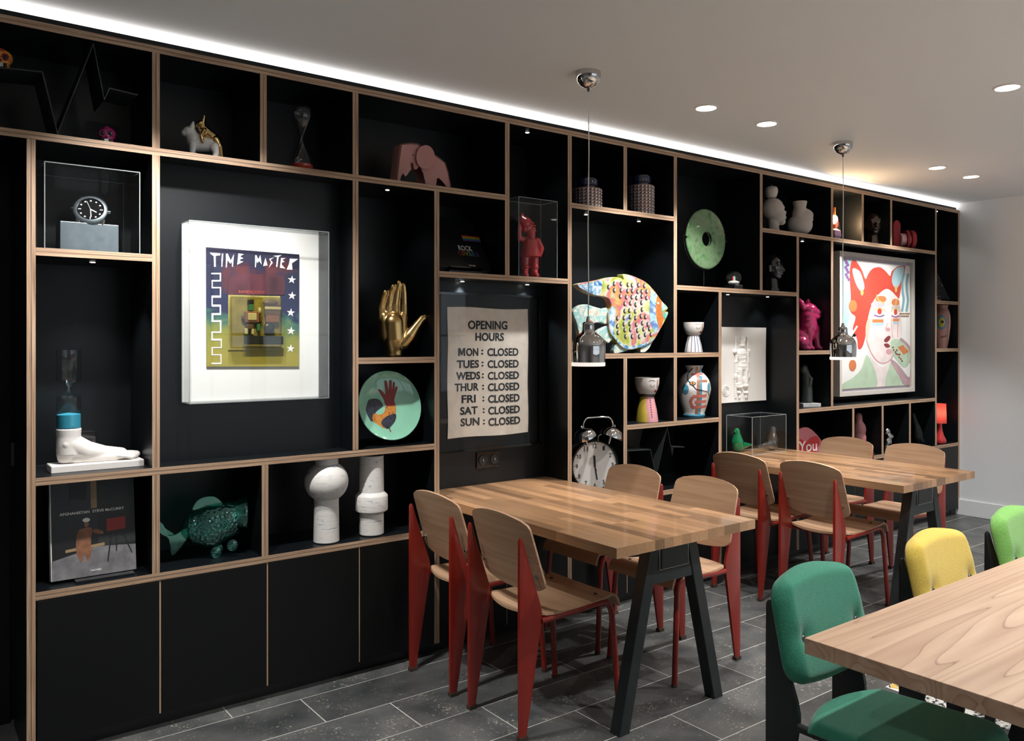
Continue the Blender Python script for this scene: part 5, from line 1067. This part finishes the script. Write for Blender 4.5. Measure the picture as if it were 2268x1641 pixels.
# two marbled white vases
m, tr, n, b = nt('marbled'); setp(b, rough=.5)
tc = n.new('ShaderNodeTexCoord'); mp_ = n.new('ShaderNodeMapping'); mp_.inputs['Scale'].default_value = (3, 3, 22); tr.links.new(tc.outputs['Object'], mp_.inputs['Vector']); no = n.new('ShaderNodeTexNoise'); no.inputs['Scale'].default_value = 1.6; no.inputs['Detail'].default_value = 3; tr.links.new(mp_.outputs[0], no.inputs['Vector'])
r = ramp(n, [(.485, (.74, .71, .67)), (.497, (.50, .51, .54)), (.505, (.74, .71, .67)), (.60, (.75, .72, .68)), (.606, (.10, .13, .26)), (.613, (.72, .70, .67))]); tr.links.new(no.outputs['Fac'], r.inputs['Fac']); tr.links.new(r.outputs['Color'], b.inputs['Base Color'])
def vase(px, Y, prof, label):
    X, mp = at(px, Y); t = thing('ceramic_vase', label, 'vase', (X, Y, base(0, X)), 0, 'marbled white vases'); P = [(r_ * mp, z_ * mp) for r_, z_ in prof]
    B().lathe(P + [(P[-1][0] * .9, P[-1][1]), (P[-1][0] * .86, P[-1][1] * .9)], 56).obj('body', 'marbled', t, smooth=True, ang=35)
vase(723, D + .075, [(26, 0), (28.3, 2), (28, 14), (26.8, 88), (27, 93)] + [(48 * cos(R(a)), 133 + 48 * sin(R(a)) * .95) for a in range(-55, 58, 8)] + [(26, 172), (25.5, 186)], 'marbled white ceramic vase with a bulging ball middle'); 
vase(823, D + .08, [(25, 0), (26.8, 2), (26.6, 44), (27, 48), (35, 53), (35.6, 57), (35.6, 84), (34.5, 87), (27.2, 94), (26.2, 174)], 'marbled white cylindrical vase with an angular collar')
# ------------------------------------------------------------ alcove of the far table
Yr = YA2 - .012; org = (W(1647, 0, Yr).x, YA2, W(1598, 893, Yr).z); t = thing('relief_print', 'white embossed relief sheet of a figure between two skis', 'artwork', org)
xl, xr, zt_ = 4.44, W(1696, 0, Yr).x, W(1598, 724, Yr).z; hh = zt_ - org[2]
B().sheet(lambda u, v: (xl + (xr - xl) * u - org[0], -.012 + .010 * (1 - (2 * u - 1) ** 2) * .6 - .004 * (2 * v - 1) ** 2, hh * v), 16, 16, .0015).obj('sheet', 'pale_paper', t, smooth=True)
B().lo((-.12, -.004, hh * .2), (.12, 0, hh * .8)).obj('mount', 'white', t)
q = B()
def rl(x, y, rx, ry, dp_=.010):
    p = W(1240 + x / 3.907, 680 + y / 3.907, Yr); s_ = at(1240 + x / 3.907, Yr)[1] / 3.907; q.sph((p.x - org[0], -.014, p.z - org[2]), (rx * s_ * 1.6, dp_, ry * s_), sub=2)
for x in (1520, 1620):
    for i in range(27): rl(x, 262 + i * 20, 8, 14, .005)
for i in range(9): rl(1570 + i, 385 + i * 18, 36 + 5 * sin(i), 30, .020 + .002 * (i % 2))
for i in range(10): rl(1550 + (i % 2), 545 + i * 15, 22 + 3 * sin(i * 1.7), 20, .019); rl(1600 - (i % 2), 545 + i * 14, 21 + 3 * sin(i * 1.3), 20, .019)
for i in range(9): rl(1524 + i * .3, 400 + i * 20, 9, 16, .012); rl(1623 - i * .3, 400 + i * 20, 9, 16, .012)
for a in ((1575, 290, 24, 42, .020), (1575, 330, 20, 22, .018), (1552, 690, 24, 20, .022), (1602, 680, 24, 20, .022), (1512, 385, 12, 20, .016), (1630, 380, 12, 18, .016), (1523, 470, 10, 22, .014), (1625, 470, 10, 22, .014), (1520, 600, 10, 34, .012), (1632, 590, 9, 34, .012), (1548, 740, 14, 16, .018), (1608, 740, 18, 16, .018), (1552, 780, 8, 22, .01), (1608, 775, 8, 22, .01)): rl(*a)
q.obj('relief_figure', 'pale_paper', t, remesh=.0035, sm=2)
p = W(1240 + 1435 / 3.907, 680 + 725 / 3.907, Yr); s_ = at(1607, Yr)[1] / 3.907; q = B()
for rr in (30, 18, 6): q.tube([(p.x - org[0] + rr * 1.5 * s_ * cos(w_), -.013, p.z - org[2] + rr * 1.35 * s_ * sin(w_)) for w_ in [2 * pi * i / 24 for i in range(24)]], 6 * s_, 8, closed=True)
q.obj('relief_emblem', 'pale_paper', t, smooth=True)
A_, B_ = G(1660, 1008, .7505), G(1747, 999.5, .7505); hB = W(1660, 925, A_.y).z - .7505
xa = 4.20; yb = (A_.y + B_.y) / 2
acrylic_box('display_case', 'clear acrylic box with two glass birds on the far oak table', A_.x, B_.x, yb, YA2 - .02, .7505, .7505 + hB)
acrylic('glass_clear_bird', (.80, .82, .84), .25, .05); m, tr, n, b = nt('green_bird_glass'); setp(b, col=(.01, .16, .06), rough=.08, coat=.8)
def bird(px, py, m_, dirx, label, Y):
    X, mp = at(px, Y); t = thing('glass_bird', label, 'glass bird', (X, Y, .7505), 0 if dirx > 0 else 0); k = mp; q = B()
    q.chain([(-dirx * 6 * k, 0, 47 * k, 6.5 * k), (-dirx * 5 * k, 0, 38 * k, 7.5 * k), (-dirx * 4 * k, 0, 22 * k, 13 * k), (-dirx * 2 * k, 0, 13 * k, 12.8 * k), (dirx * 14 * k, 0, 13 * k, 9 * k), (dirx * 34 * k, 0, 13 * k, 4 * k), (dirx * 46 * k, 0, 12 * k, 2.5 * k)], sub=3, step=.3)
    q.sph((-dirx * 13 * k, 0, 46 * k), (4 * k, 2 * k, 2 * k))
    for v in q.bm.verts: v.co.z = max(v.co.z, .0003)
    q.obj('body', m_, t, remesh=.0035, sm=3); B().lathe([(7 * k, 0), (7 * k, .003)], 16).obj('foot_ring', m_, t)
bird(1636, 1000, 'green_bird_glass', 1, 'dark green glass bird in the clear box on the far oak table', yb + .17); bird(1709, 1000, 'glass_clear_bird', -1, 'clear grey glass bird in the clear box on the far oak table', yb + .08)
# ------------------------------------------------------------ right half, upper shelves
def profile_blob(name, label, cat, px, Y, l, s, x0, y0, balls, m, vox=.005, flat_=.8, turn=1.0, group=None, chains=(), zbase=None):
    X, mp = at(px, Y); k = mp / s; t = thing(name, label, cat, (X, Y, base(l, X) if zbase is None else zbase), -vang(px) * turn, group); q = B()
    for x, y, rx, ry, *yy in balls: q.sph(((x - x0) * k, (yy[0] if yy else 0) * k, (y0 - y) * k), (rx * k, min(rx, ry) * flat_ * k, ry * k))
    for c_ in chains: q.chain([((x - x0) * k, yy * k, (y0 - y) * k, r_ * k) for x, y, yy, r_ in c_], step=.4)
    for v in q.bm.verts: v.co.z = max(v.co.z, .0003)
    return t, q.obj('body', m, t, remesh=vox, sm=3), k
mat('bisque', (.46, .42, .39), .7); mat('bisque_light', (.56, .52, .48), .7)
t, o, k = profile_blob('head_sculpture', 'matte white head with an apple balanced on top', 'sculpture', 1713, D + .09, 4, 9.072, 290, 1090, [(275, 610, 215, 220), (360, 740, 165, 170), (455, 880, 70, 70), (505, 800, 40, 34), (520, 700, 26, 36), (470, 600, 40, 50)], 'bisque', chains=[[(290, 880, 0, 110), (295, 1000, 0, 105), (295, 1090, 0, 118)]])
q = B().lathe([(r_ * k, (1090 - 385 + z_) * k) for r_, z_ in ((60, -10), (100, 10), (125, 90), (130, 150), (110, 205), (60, 225), (15, 212), (2, 208))], 28, ((250 - 290) * k, 0, 0)); q.obj('apple', 'bisque_light', t, smooth=True, ang=60)
B().tube([((255 - 290) * k, 0, (1090 - 385 + 205) * k), ((262 - 290) * k, 0, (1090 - 120) * k)], .0025, 6).obj('apple_stem', 'bisque', t)
t, o, k = profile_blob('face_vase', 'matte white vase shaped as a tilted face beside the apple head', 'vase', 1770, D + .08, 4, 9.072, 790, 1160, [(800, 950, 250, 220), (880, 780, 180, 160), (1040, 855, 26, 24), (1000, 760, 60, 80), (980, 960, 40, 60)], 'bisque', chains=[[(800, 720, 0, 150), (800, 640, 0, 125)]])
B().lathe([(115 * k, (1160 - 680) * k), (118 * k, (1160 - 600) * k), (140 * k, (1160 - 490) * k), (136 * k, (1160 - 478) * k), (100 * k, (1160 - 500) * k), (90 * k, (1160 - 600) * k)], 32, ((802 - 790) * k, 0, 0)).obj('neck', 'bisque', t, smooth=True)
# small bright lamp built of toy-like blocks
X, mp = at(1848, D + .07); zb_ = base(4, X); t = thing('block_lamp', 'glowing bare-bulb lamp of coloured blocks on the top shelf', 'lamp', (X, D + .07, zb_)); k = mp
mat('lilac', (.20, .13, .26), .5); mat('orange_plastic', (.62, .16, .04), .4); emit('hot_bulb', (1, .62, .30), 60.0)
B().loops([[(a * k * s_, b * k * s_, z * k) for a, b in ((-13, -9), (13, -9), (13, 9), (-13, 9))] for z, s_ in ((0, .75), (8, 1), (20, .9), (24, .5))]).obj('base_block', 'lilac', t, bevel=.002)
zc = W(1846, 485, D + .07).z - zb_
B().cyl((0, 0, 23 * k), (0, 0, zc - 12 * k), 4.5 * k, seg=16).obj('holder', 'orange_plastic', t, smooth=True); B().sph((0, 0, zc), (7 * k, 7 * k, 9 * k)).obj('bulb', 'hot_bulb', t, smooth=True); B().cyl((0, 0, zc + 8 * k), (0, 0, zc + 26 * k), 2.6 * k, seg=14).obj('orange_cap', 'orange_plastic', t, smooth=True)
l_ = bpy.data.lights.new('block_lamp_glow', 'POINT'); l_.energy = 9; l_.color = (1, .66, .36); l_.shadow_soft_size = .02; o = bpy.data.objects.new('block_lamp_glow', l_); C.objects.link(o); o.parent = t; o.location = (.03, -.02, zc)
B().sph((19 * k, .03, 38 * k), (13 * k, .012, 15 * k)).obj('disc_block', 'hand_red', t, smooth=True)
B().prism([(10 * k, 0), (47 * k, 0), (30 * k, 42 * k), (22 * k, 42 * k)], .02, .08).obj('cone_block', 'black_door', t, bevel=.003)
mat('bronze_glass', (.035, .018, .012), .08, coat=.6); mat('smoke_glass', (.012, .012, .016), .06, coat=.8)
def bust(px, Y, l, hpx, m, label, turn, zb=None):
    X, mp = at(px, Y); k = mp * hpx / 100; t = thing('head_bust', label, 'bust', (X, Y, base(l, X)), turn, 'glossy dark heads'); q = B()
    q.chain([(0, 0, 2 * k, 20 * k), (0, 0, 12 * k, 16 * k), (0, 2 * k, 38 * k, 15 * k)]); q.sph((0, .02 * 0, 66 * k), (22 * k, 25 * k, 32 * k)); q.sph((0, -8 * k, 52 * k), (18 * k, 18 * k, 22 * k)); q.sph((0, -15 * k, 40 * k), (10 * k, 9 * k, 8 * k)); q.chain([(0, -23 * k, 66 * k, 3 * k), (0, -29 * k, 56 * k, 4.5 * k)]); q.sph((0, -25 * k, 47 * k), (7 * k, 4 * k, 3 * k))
    for s in (-1, 1): q.sph((s * 9 * k, -20 * k, 68 * k), (6 * k, 5 * k, 4 * k)); q.sph((s * 22 * k, 2 * k, 60 * k), (3 * k, 6 * k, 10 * k)); q.sph((s * 9 * k, -20 * k, 74 * k), (9 * k, 4 * k, 3 * k))
    for v in q.bm.verts: v.co.z = max(v.co.z, .0003)
    q.obj('head', m, t, remesh=.0042, sm=6)
bust(1933, D + .12, 4, 76, 'bronze_glass', 'glossy dark brown head on the top shelf right of the glowing lamp', R(-40)); bust(1711, D + .12, 3, 86, 'smoke_glass', 'glossy black head below the apple head', R(15))
X, mp = at(2000, D + .10); k = mp; t = thing('red_sculpture', 'matte red sculpture of a rounded panel and thick discs', 'sculpture', (X, D + .10, base(4, X)), -R(30)); mat('matte_red', (.33, .02, .03), .7)
B().prism([(-26 * k, 0), (-9 * k, 0)] + [( (-17.5 + 8.5 * cos(R(a))) * k, (52 + 12 * sin(R(a))) * k) for a in range(0, 181, 15)], -.02, .05).obj('rounded_panel', 'matte_red', t, bevel=.003)
for x0_, x1_, r_, m_ in ((-10, 8, 14, 'pink_pale'), (4, 9, 21, 'matte_red'), (14, 22, 21, 'matte_red'), (8, 15, 12, 'pink_pale')): B().cyl((x0_ * k, 0, 21.2 * k), (x1_ * k, -.004, 21.2 * k), r_ * k, seg=40).obj('disc', m_, t, smooth=True)
# sitting pink bulldog
mat('magenta_gloss', (.36, .015, .09), .2, coat=.6)
s = 4.207; t, o, k = profile_blob('bulldog_statue', 'large glossy magenta bulldog statue sitting upright', 'statue', 1792, D + .13, 2, s, 900, 612,
    [(900, 245, 78, 72), (955, 262, 50, 46), (968, 288, 44, 30), (885, 400, 92, 95), (830, 500, 95, 110), (870, 450, 90, 100)], 'magenta_gloss', .0045, .95, .72,
    chains=[[(885, 300, 0, 78), (890, 380, 0, 86)], [(880, 430, -46, 44), (885, 520, -50, 30), (890, 580, -50, 27), (915, 594, -54, 22)], [(965, 410, 20, 40), (975, 510, 22, 30), (985, 580, 22, 27), (1015, 594, 20, 22)], [(815, 540, -55, 62), (840, 588, -60, 28), (880, 598, -64, 20)], [(838, 215, -30, 30), (818, 175, -36, 30), (803, 140, -38, 10)], [(905, 195, 40, 28), (905, 165, 44, 24), (906, 136, 46, 8)], [(940, 235, -30, 16), (975, 250, -26, 16)], [(940, 300, -34, 24), (972, 305, -22, 20)]])
B().sph(((1000 - 900) * k, -6 * k, (612 - 258) * k), (12 * k, 14 * k, 10 * k)).obj('nose', 'magenta_gloss', t, smooth=True)
# dark stone figure on a marble base
s = 3.155; X, mp = at(1790, D + .12); t = thing('stone_figure', 'dark stone figure with bowed head on a white marble slab', 'statue', (X, D + .12, base(1, X)), -R(25)); k = mp / s
patchy('marble', [(.5, .5, .5), (.62, .62, .61), (.45, .46, .47)], 30, .3); mat('soapstone', (.035, .045, .042), .35, vary=.3, vscale=30)
B().lo((-75 * k, -60 * k, 0), (62 * k, 60 * k, 26 * k)).obj('slab', 'marble', t, bevel=.002)
q = B(); q.chain([(-12 * k, 0, 30 * k, 42 * k), (-10 * k, 0, 130 * k, 36 * k), (-16 * k, 0, 210 * k, 32 * k), (-20 * k, 0, 240 * k, 26 * k)]); q.sph((-34 * k, 0, 262 * k), (30 * k, 26 * k, 34 * k)); q.chain([(-5 * k, -26 * k, 150 * k, 15 * k), (2 * k, -30 * k, 195 * k, 14 * k), (-14 * k, -18 * k, 226 * k, 13 * k)])
for v in q.bm.verts: v.co.z = max(v.co.z, 26.2 * k)
q.obj('figure', 'soapstone', t, remesh=.0045, sm=2)
# end column: slanted dark book, pink vase, red lamp
Yb = D + .12; X, mp = at(2084, Yb); k = mp; t = thing('leaning_album', 'dark glossy album leaning in the end column', 'book', (X, Yb, base(3, X)), R(-8)); patchy('album_cover', [(.01, .012, .012), (.03, .035, .033), (.14, .15, .14), (.012, .014, .014)], 20, .2, 1.2, coat=.5, pos=[.35, .55, .68, .75])
q = B().lo((-.10, -.012, 0), (.10, .012, .30))
for v in q.bm.verts: v.co = rotx(R(-24)) @ v.co + Vector((0, -.03, .018))
q.obj('cover', 'album_cover', t, bevel=.002); B().lo((-.05, -.06, 0), (.05, .10, .012)).obj('stand', 'black_gloss', t); B().lo((-.11, -.03, .012), (-.04, -.022, .05)).obj('pink_slip', 'glaze_pink', t)
X, mp = at(2087, D + .10); k = mp; t = thing('pink_vase', 'pink vase painted with a big blue and yellow eye', 'vase', (X, D + .10, base(2, X))); f = -vang(2087)
mat('vase_pink', (.42, .20, .17), .3, coat=.3, vary=.2, vscale=12)
vp = smoothpoly([(10 * k, 0), (10.5 * k, 4 * k), (14 * k, 25 * k), (17 * k, 55 * k), (15.5 * k, 76 * k), (11.5 * k, 87 * k), (11 * k, 91 * k), (12.5 * k, 95 * k)], 3, False); F = lathe_fn(vp, f); o = B().lathe(vp + [(10 * k, 95 * k), (.001, 85 * k)], 36).obj('body', 'vase_pink', t, smooth=True, ang=60)
B().spot(F, -2 * k, 57 * k, 9.5 * k, 16 * k).obj('painted_eye', 'paint_blue', o); B().spot(F, -1 * k, 57 * k, 6 * k, 11 * k, .002).obj('painted_eye', 'glaze_yellow', o); B().spot(F, 0, 58 * k, 3 * k, 3 * k, .003).obj('painted_eye', 'print_black', o); B().ribbon(F, [(12 * k, 85 * k), (14.5 * k, 60 * k), (12 * k, 20 * k)], 2.5 * k).obj('painted_line', 'glaze_white', o); B().ribbon(F, [(-3 * k, 24 * k), (8 * k, 27 * k)], 3 * k).obj('painted_line', 'toy_brown', o)
Yl = D + .055; X, mp = at(2082, Yl); k = mp; t = thing('red_table_lamp', 'small lit red table lamp with drum shade in the end column', 'lamp', (X, Yl, base(0, X)))
m, tr, n, b = nt('red_shade'); setp(b, col=(.55, .10, .09), rough=.8)
tl_ = n.new('ShaderNodeBsdfTranslucent'); tl_.inputs[0].default_value = (.80, .30, .25, 1); mx = n.new('ShaderNodeMixShader'); mx.inputs[0].default_value = .55
tr.links.new(b.outputs[0], mx.inputs[1]); tr.links.new(tl_.outputs[0], mx.inputs[2]); tr.links.new(mx.outputs[0], n['Material Output'].inputs[0])
mat('lamp_red', (.42, .025, .025), .25, coat=.4)
B().lathe([(.001, 0), (11 * k, 0), (13 * k, 4 * k), (12 * k, 9 * k), (7.5 * k, 18 * k), (5 * k, 28 * k), (4 * k, 42 * k), (4.2 * k, 48 * k), (.001, 48 * k)], 32).obj('base', 'lamp_red', t, smooth=True, ang=60)
B().lathe([(13.2 * k, 44 * k), (12.2 * k, 87 * k), (11.8 * k, 87 * k), (12.8 * k, 44 * k)], 36, cap=False).obj('shade', 'red_shade', t, smooth=True, ang=60); B().sph((0, 0, 62 * k), 4 * k).obj('bulb', 'bulb_glow', t, smooth=True)
l_ = bpy.data.lights.new('table_lamp_glow', 'POINT'); l_.energy = 1.5; l_.color = (1, .82, .66); l_.shadow_soft_size = .02; o = bpy.data.objects.new('table_lamp_glow', l_); C.objects.link(o); o.parent = t; o.location = (0, 0, 66 * k)
# lower row behind the far chairs
X, mp = at(1788, D + .12); k = mp; t = thing('heart_board', 'pink rounded board with a red heart lettered You', 'board', (X, D + .12, base(0, X)), R(-6)); mat('board_pink', (.48, .13, .15), .35, coat=.3); mat('heart_red', (.50, .015, .02), .3)
o = B().prism(smoothpoly([(-60 * k, 0), (70 * k, 0), (48 * k, 40 * k), (20 * k, 66 * k), (-6 * k, 78 * k), (-34 * k, 72 * k), (-56 * k, 50 * k), (-64 * k, 22 * k)], 3), -.012, .012).obj('board', 'board_pink', t, bevel=.005)
B().prism(smoothpoly([(-12 * k, 3 * k), (20 * k, 22 * k), (36 * k, 42 * k), (26 * k, 56 * k), (6 * k, 54 * k), (-10 * k, 46 * k), (-30 * k, 54 * k), (-46 * k, 46 * k), (-42 * k, 26 * k)], 3), -.015, -.012).obj('heart', 'heart_red', o)
text_fit('You', 'print_white', o, (0, 0, 0), -34 * k, 26 * k, 24 * k, 48 * k, -.016, bold=.01)
s = 5.968; mat('pink_bisque', (.42, .17, .17), .5, bump=.6, bscale=160)
t, o, k = profile_blob('bird_man_statuette', 'pink textured statuette with a beaked head', 'statuette', 1906, D + .12, 0, s, 930, 920, [(905, 440, 48, 62), (920, 600, 80, 110), (920, 720, 82, 130), (925, 850, 70, 80)], 'pink_bisque', .0055, .9, .8, chains=[[(915, 440, 0, 24), (948, 465, 0, 10)], [(905, 480, 0, 42), (915, 540, 0, 60)]])
mat('silver', (.42, .42, .41), .14, metal=1, bump=.5, bscale=110)
t, o, k = profile_blob('silver_figurine', 'small bumpy silver figurine between the far chairs', 'figurine', 1965, D + .08, 0, s, 1290, 880, [(1280, 620, 50, 48), (1310, 690, 55, 50), (1290, 760, 60, 60), (1275, 830, 50, 55), (1350, 690, 22, 24)], 'silver', .0045, .9, .8)
t, o, k = profile_blob('black_bird', 'slender matte black bird sculpture on the lower shelf', 'sculpture', 2027, D + .10, 0, s, 1660, 790, [(1632, 385, 32, 32), (1690, 640, 60, 110)], 'black_door', .0055, .8, .8, chains=[[(1635, 390, 0, 30), (1645, 460, 0, 42), (1670, 560, 0, 58), (1690, 680, 0, 62), (1720, 720, 0, 40), (1765, 745, 0, 12)], [(1690, 700, 0, 30), (1690, 785, 0, 26)], [(1610, 385, 0, 12), (1590, 380, 0, 5)]])
# ------------------------------------------------------------ portrait with fox ears
Yp = D + .115; cf = lambda x, y: W(1830 + x / 3.155, 500 + y / 3.155, Yp)
P4 = [cf(95, 180), cf(622, 232), cf(617, 1155), cf(95, 1197)]; xl, xr = P4[0].x, (P4[1].x + P4[2].x) / 2; zt_, zb_ = (P4[0].z + P4[1].z) / 2, (P4[2].z + P4[3].z) / 2; org = ((xl + xr) / 2, D + DEP, zb_)
t = thing('framed_portrait', 'framed painting of a red-haired woman with fox ears', 'painting', org); hw, hh = (xr - xl) / 2, zt_ - zb_; yb = -DEP + .115
mat('frame_wood', (.55, .50, .45), .5)
for a, b in (((-hw, 0), (hw, .030)), ((-hw, hh - .030), (hw, hh)), ((-hw, .03), (-hw + .030, hh - .03)), ((hw - .030, .03), (hw, hh - .03))): B().lo((a[0], yb, a[1]), (b[0], -.12, b[1])).obj('frame_bar', 'frame_wood', t)
B().lo((-hw + .03, yb + .03, .03), (hw - .03, yb + .04, hh - .03)).obj('mount', 'lav_mount', t); mat('lav_mount', (.42, .40, .46), .8)
B().lo((-hw + .1, -.12, .1), (hw - .1, 0, hh - .1)).obj('wall_batten', 'black', t)
Yq = Yp + .028; cm = B().lo((-hw + .05, yb + .022, .055), (hw - .038, yb + .030, hh - .055)).obj('paper', 'pale_paper', t)
B().lo((-hw + .03, yb + .006, .03), (hw - .03, yb + .009, hh - .03)).obj('glazing', 'clock_glass', t)
for nm, c_ in (('p_red', (.62, .06, .035)), ('p_blue', (.38, .58, .63)), ('p_skin', (.80, .70, .68)), ('p_orange', (.66, .20, .06)), ('p_mint', (.48, .62, .45)), ('p_mauve', (.46, .31, .34)), ('p_lips', (.22, .03, .03)), ('p_purple', (.20, .08, .26)), ('p_grey', (.50, .47, .50)), ('p_pink', (.62, .32, .34)), ('p_yellow', (.62, .48, .14)), ('p_cyan', (.20, .42, .48)), ('p_brown', (.24, .13, .04)), ('p_peach', (.74, .54, .42))): mat(nm, c_, .6, vary=.10, vscale=12)
lay = [0]
def pa(pts, m, sm=True):
    lay[0] += 1; l = .0004 + .00003 * lay[0]; P = [(p.x - org[0], p.z - org[2]) for p in (W(1830 + x / 3.155, 500 + y / 3.155, Yp + .022) for x, y in (smoothpoly(pts, 3) if sm else pts))]
    B().prism([(max(-hw + .0505, min(hw - .0385, x)), max(.0555, min(hh - .0555, z))) for x, z in P], yb + .022 - l, yb + .0225).obj('painted_shape', m, cm)
def pe(x, y, rx, ry, m): pa([(x + rx * cos(2 * pi * i / 18), y + ry * sin(2 * pi * i / 18)) for i in range(18)], m, False)
def pl_(pts, w_, m):
    L = smoothpoly(pts, 4, False); l, r = [], []
    for i, p in enumerate(L):
        a, b = L[max(0, i - 1)], L[min(len(L) - 1, i + 1)]; dx, dy = b[0] - a[0], b[1] - a[1]; h = math.hypot(dx, dy) or 1; l.append((p[0] - dy / h * w_ / 2, p[1] + dx / h * w_ / 2)); r.append((p[0] + dy / h * w_ / 2, p[1] - dx / h * w_ / 2))
    pa(l + r[::-1], m, False)
pa([(100, 200), (190, 215), (175, 400), (165, 620), (130, 760), (100, 800)], 'p_blue', False)
pa([(100, 1165), (112, 1105), (180, 1065), (245, 1000), (285, 900), (340, 1010), (360, 1075), (405, 1075), (435, 1000), (462, 930), (500, 1040), (530, 1130), (300, 1150)], 'p_mint')
pa([(285, 850), (330, 940), (400, 990), (455, 930), (420, 1040), (402, 1150), (350, 1150), (355, 1060)], 'p_skin')
pa([(188, 222), (165, 300), (165, 400), (172, 510), (158, 560), (175, 610), (205, 640), (185, 720), (215, 790), (222, 860), (250, 850), (275, 770), (290, 650), (320, 545), (360, 485), (420, 440), (470, 470), (506, 512), (522, 440), (538, 370), (553, 288), (545, 278), (500, 285), (458, 318), (446, 352), (410, 312), (370, 288), (320, 302), (290, 342), (274, 372), (250, 310), (215, 255)], 'p_red')
pa([(183, 300), (235, 320), (262, 400), (264, 440), (238, 455), (202, 392)], 'p_blue'); pa([(500, 292), (542, 288), (535, 350), (500, 430), (472, 424), (458, 380), (470, 320)], 'p_blue'); pe(250, 465, 10, 22, 'p_yellow'); pe(487, 440, 8, 26, 'p_yellow')
pa([(420, 445), (360, 487), (320, 548), (297, 640), (276, 700), (278, 790), (300, 860), (340, 930), (390, 962), (440, 945), (470, 900), (520, 790), (530, 700), (515, 600), (505, 515), (470, 475)], 'p_skin')
pa([(297, 640), (276, 700), (278, 790), (285, 820), (300, 740), (310, 660)], 'p_peach'); pl_([(280, 800), (305, 870), (345, 935), (395, 962), (445, 940), (468, 905)], 8, 'p_pink'); pl_([(505, 520), (515, 600), (500, 700), (498, 780)], 5, 'p_pink'); pl_([(455, 640), (458, 720), (462, 780)], 4, 'p_pink')
pe(382, 513, 38, 24, 'p_orange'); pe(484, 535, 28, 26, 'p_orange'); pe(360, 550, 48, 22, 'p_grey'); pe(484, 572, 30, 18, 'p_grey'); pl_([(352, 480), (365, 520), (405, 540)], 8, 'p_yellow'); pl_([(490, 510), (486, 545), (488, 590)], 8, 'p_yellow')
for x, y, sx in ((372, 602, 1), (484, 606, .75)): pe(x, y, 40 * sx, 24, 'print_white'); pe(x, y - 4, 16 * sx, 22, 'p_red'); pl_([(x - 38 * sx, y + 22), (x, y + 33), (x + 32 * sx, y + 22)], 9, 'p_purple'); pl_([(x - 42 * sx, y - 8), (x, y - 28), (x + 40 * sx, y - 5)], 7, 'p_yellow')
for a, m_ in (([(322, 654), (398, 654), (398, 676), (322, 676)], 'p_orange'), ([(322, 679), (398, 679), (398, 698), (322, 698)], 'p_blue'), ([(465, 648), (505, 648), (505, 668), (465, 668)], 'p_orange'), ([(468, 670), (504, 670), (504, 686), (468, 686)], 'p_blue')): pa(a, m_, False)
pe(430, 725, 16, 14, 'p_pink'); pl_([(430, 680), (415, 715), (420, 735)], 5, 'p_pink')
pa([(402, 800), (430, 770), (448, 775), (440, 800), (418, 815)], 'p_lips'); pa([(402, 828), (430, 822), (445, 845), (420, 852)], 'p_lips'); pe(437, 880, 20, 20, 'p_pink')
pa([(450, 935), (490, 955), (535, 1010), (578, 1060), (592, 1000), (590, 1125), (545, 1120), (510, 1050), (470, 985)], 'p_mauve'); pl_([(515, 790), (560, 830), (588, 880), (585, 960)], 22, 'p_mauve'); pl_([(470, 970), (530, 1060), (570, 1085)], 7, 'p_pink')
pa([(452, 805), (490, 790), (535, 818), (572, 860), (586, 920), (570, 975), (540, 990), (500, 950), (465, 900), (448, 850)], 'p_mint'); pa([(498, 850), (536, 832), (575, 880), (540, 902)], 'p_orange', False)
for x, y in ((465, 850), (470, 868), (482, 882), (492, 870), (500, 900), (508, 918), (520, 930), (528, 945), (488, 895), (512, 900)): pe(x, y, 6, 7, 'p_lips')
for x in (542, 572): pl_([(x, 335), (x - 12, 400), (x - 8, 470), (x - 2, 520), (x - 14, 600)], 14, 'p_cyan')
for i in range(13): pe(516 + (i * 6.1) % 62, 615 + (i * 17) % 34, 5, 6, 'p_brown')
for i in range(9): pe(132 + 8 * (i % 3) + i, 240 + 17 * i, 11 - .5 * i, 12, 'p_purple')
pe(185, 560, 28, 42, 'p_orange'); pe(183, 975, 25, 40, 'p_orange'); pl_([(215, 700), (165, 790), (205, 770), (150, 850)], 10, 'print_white')
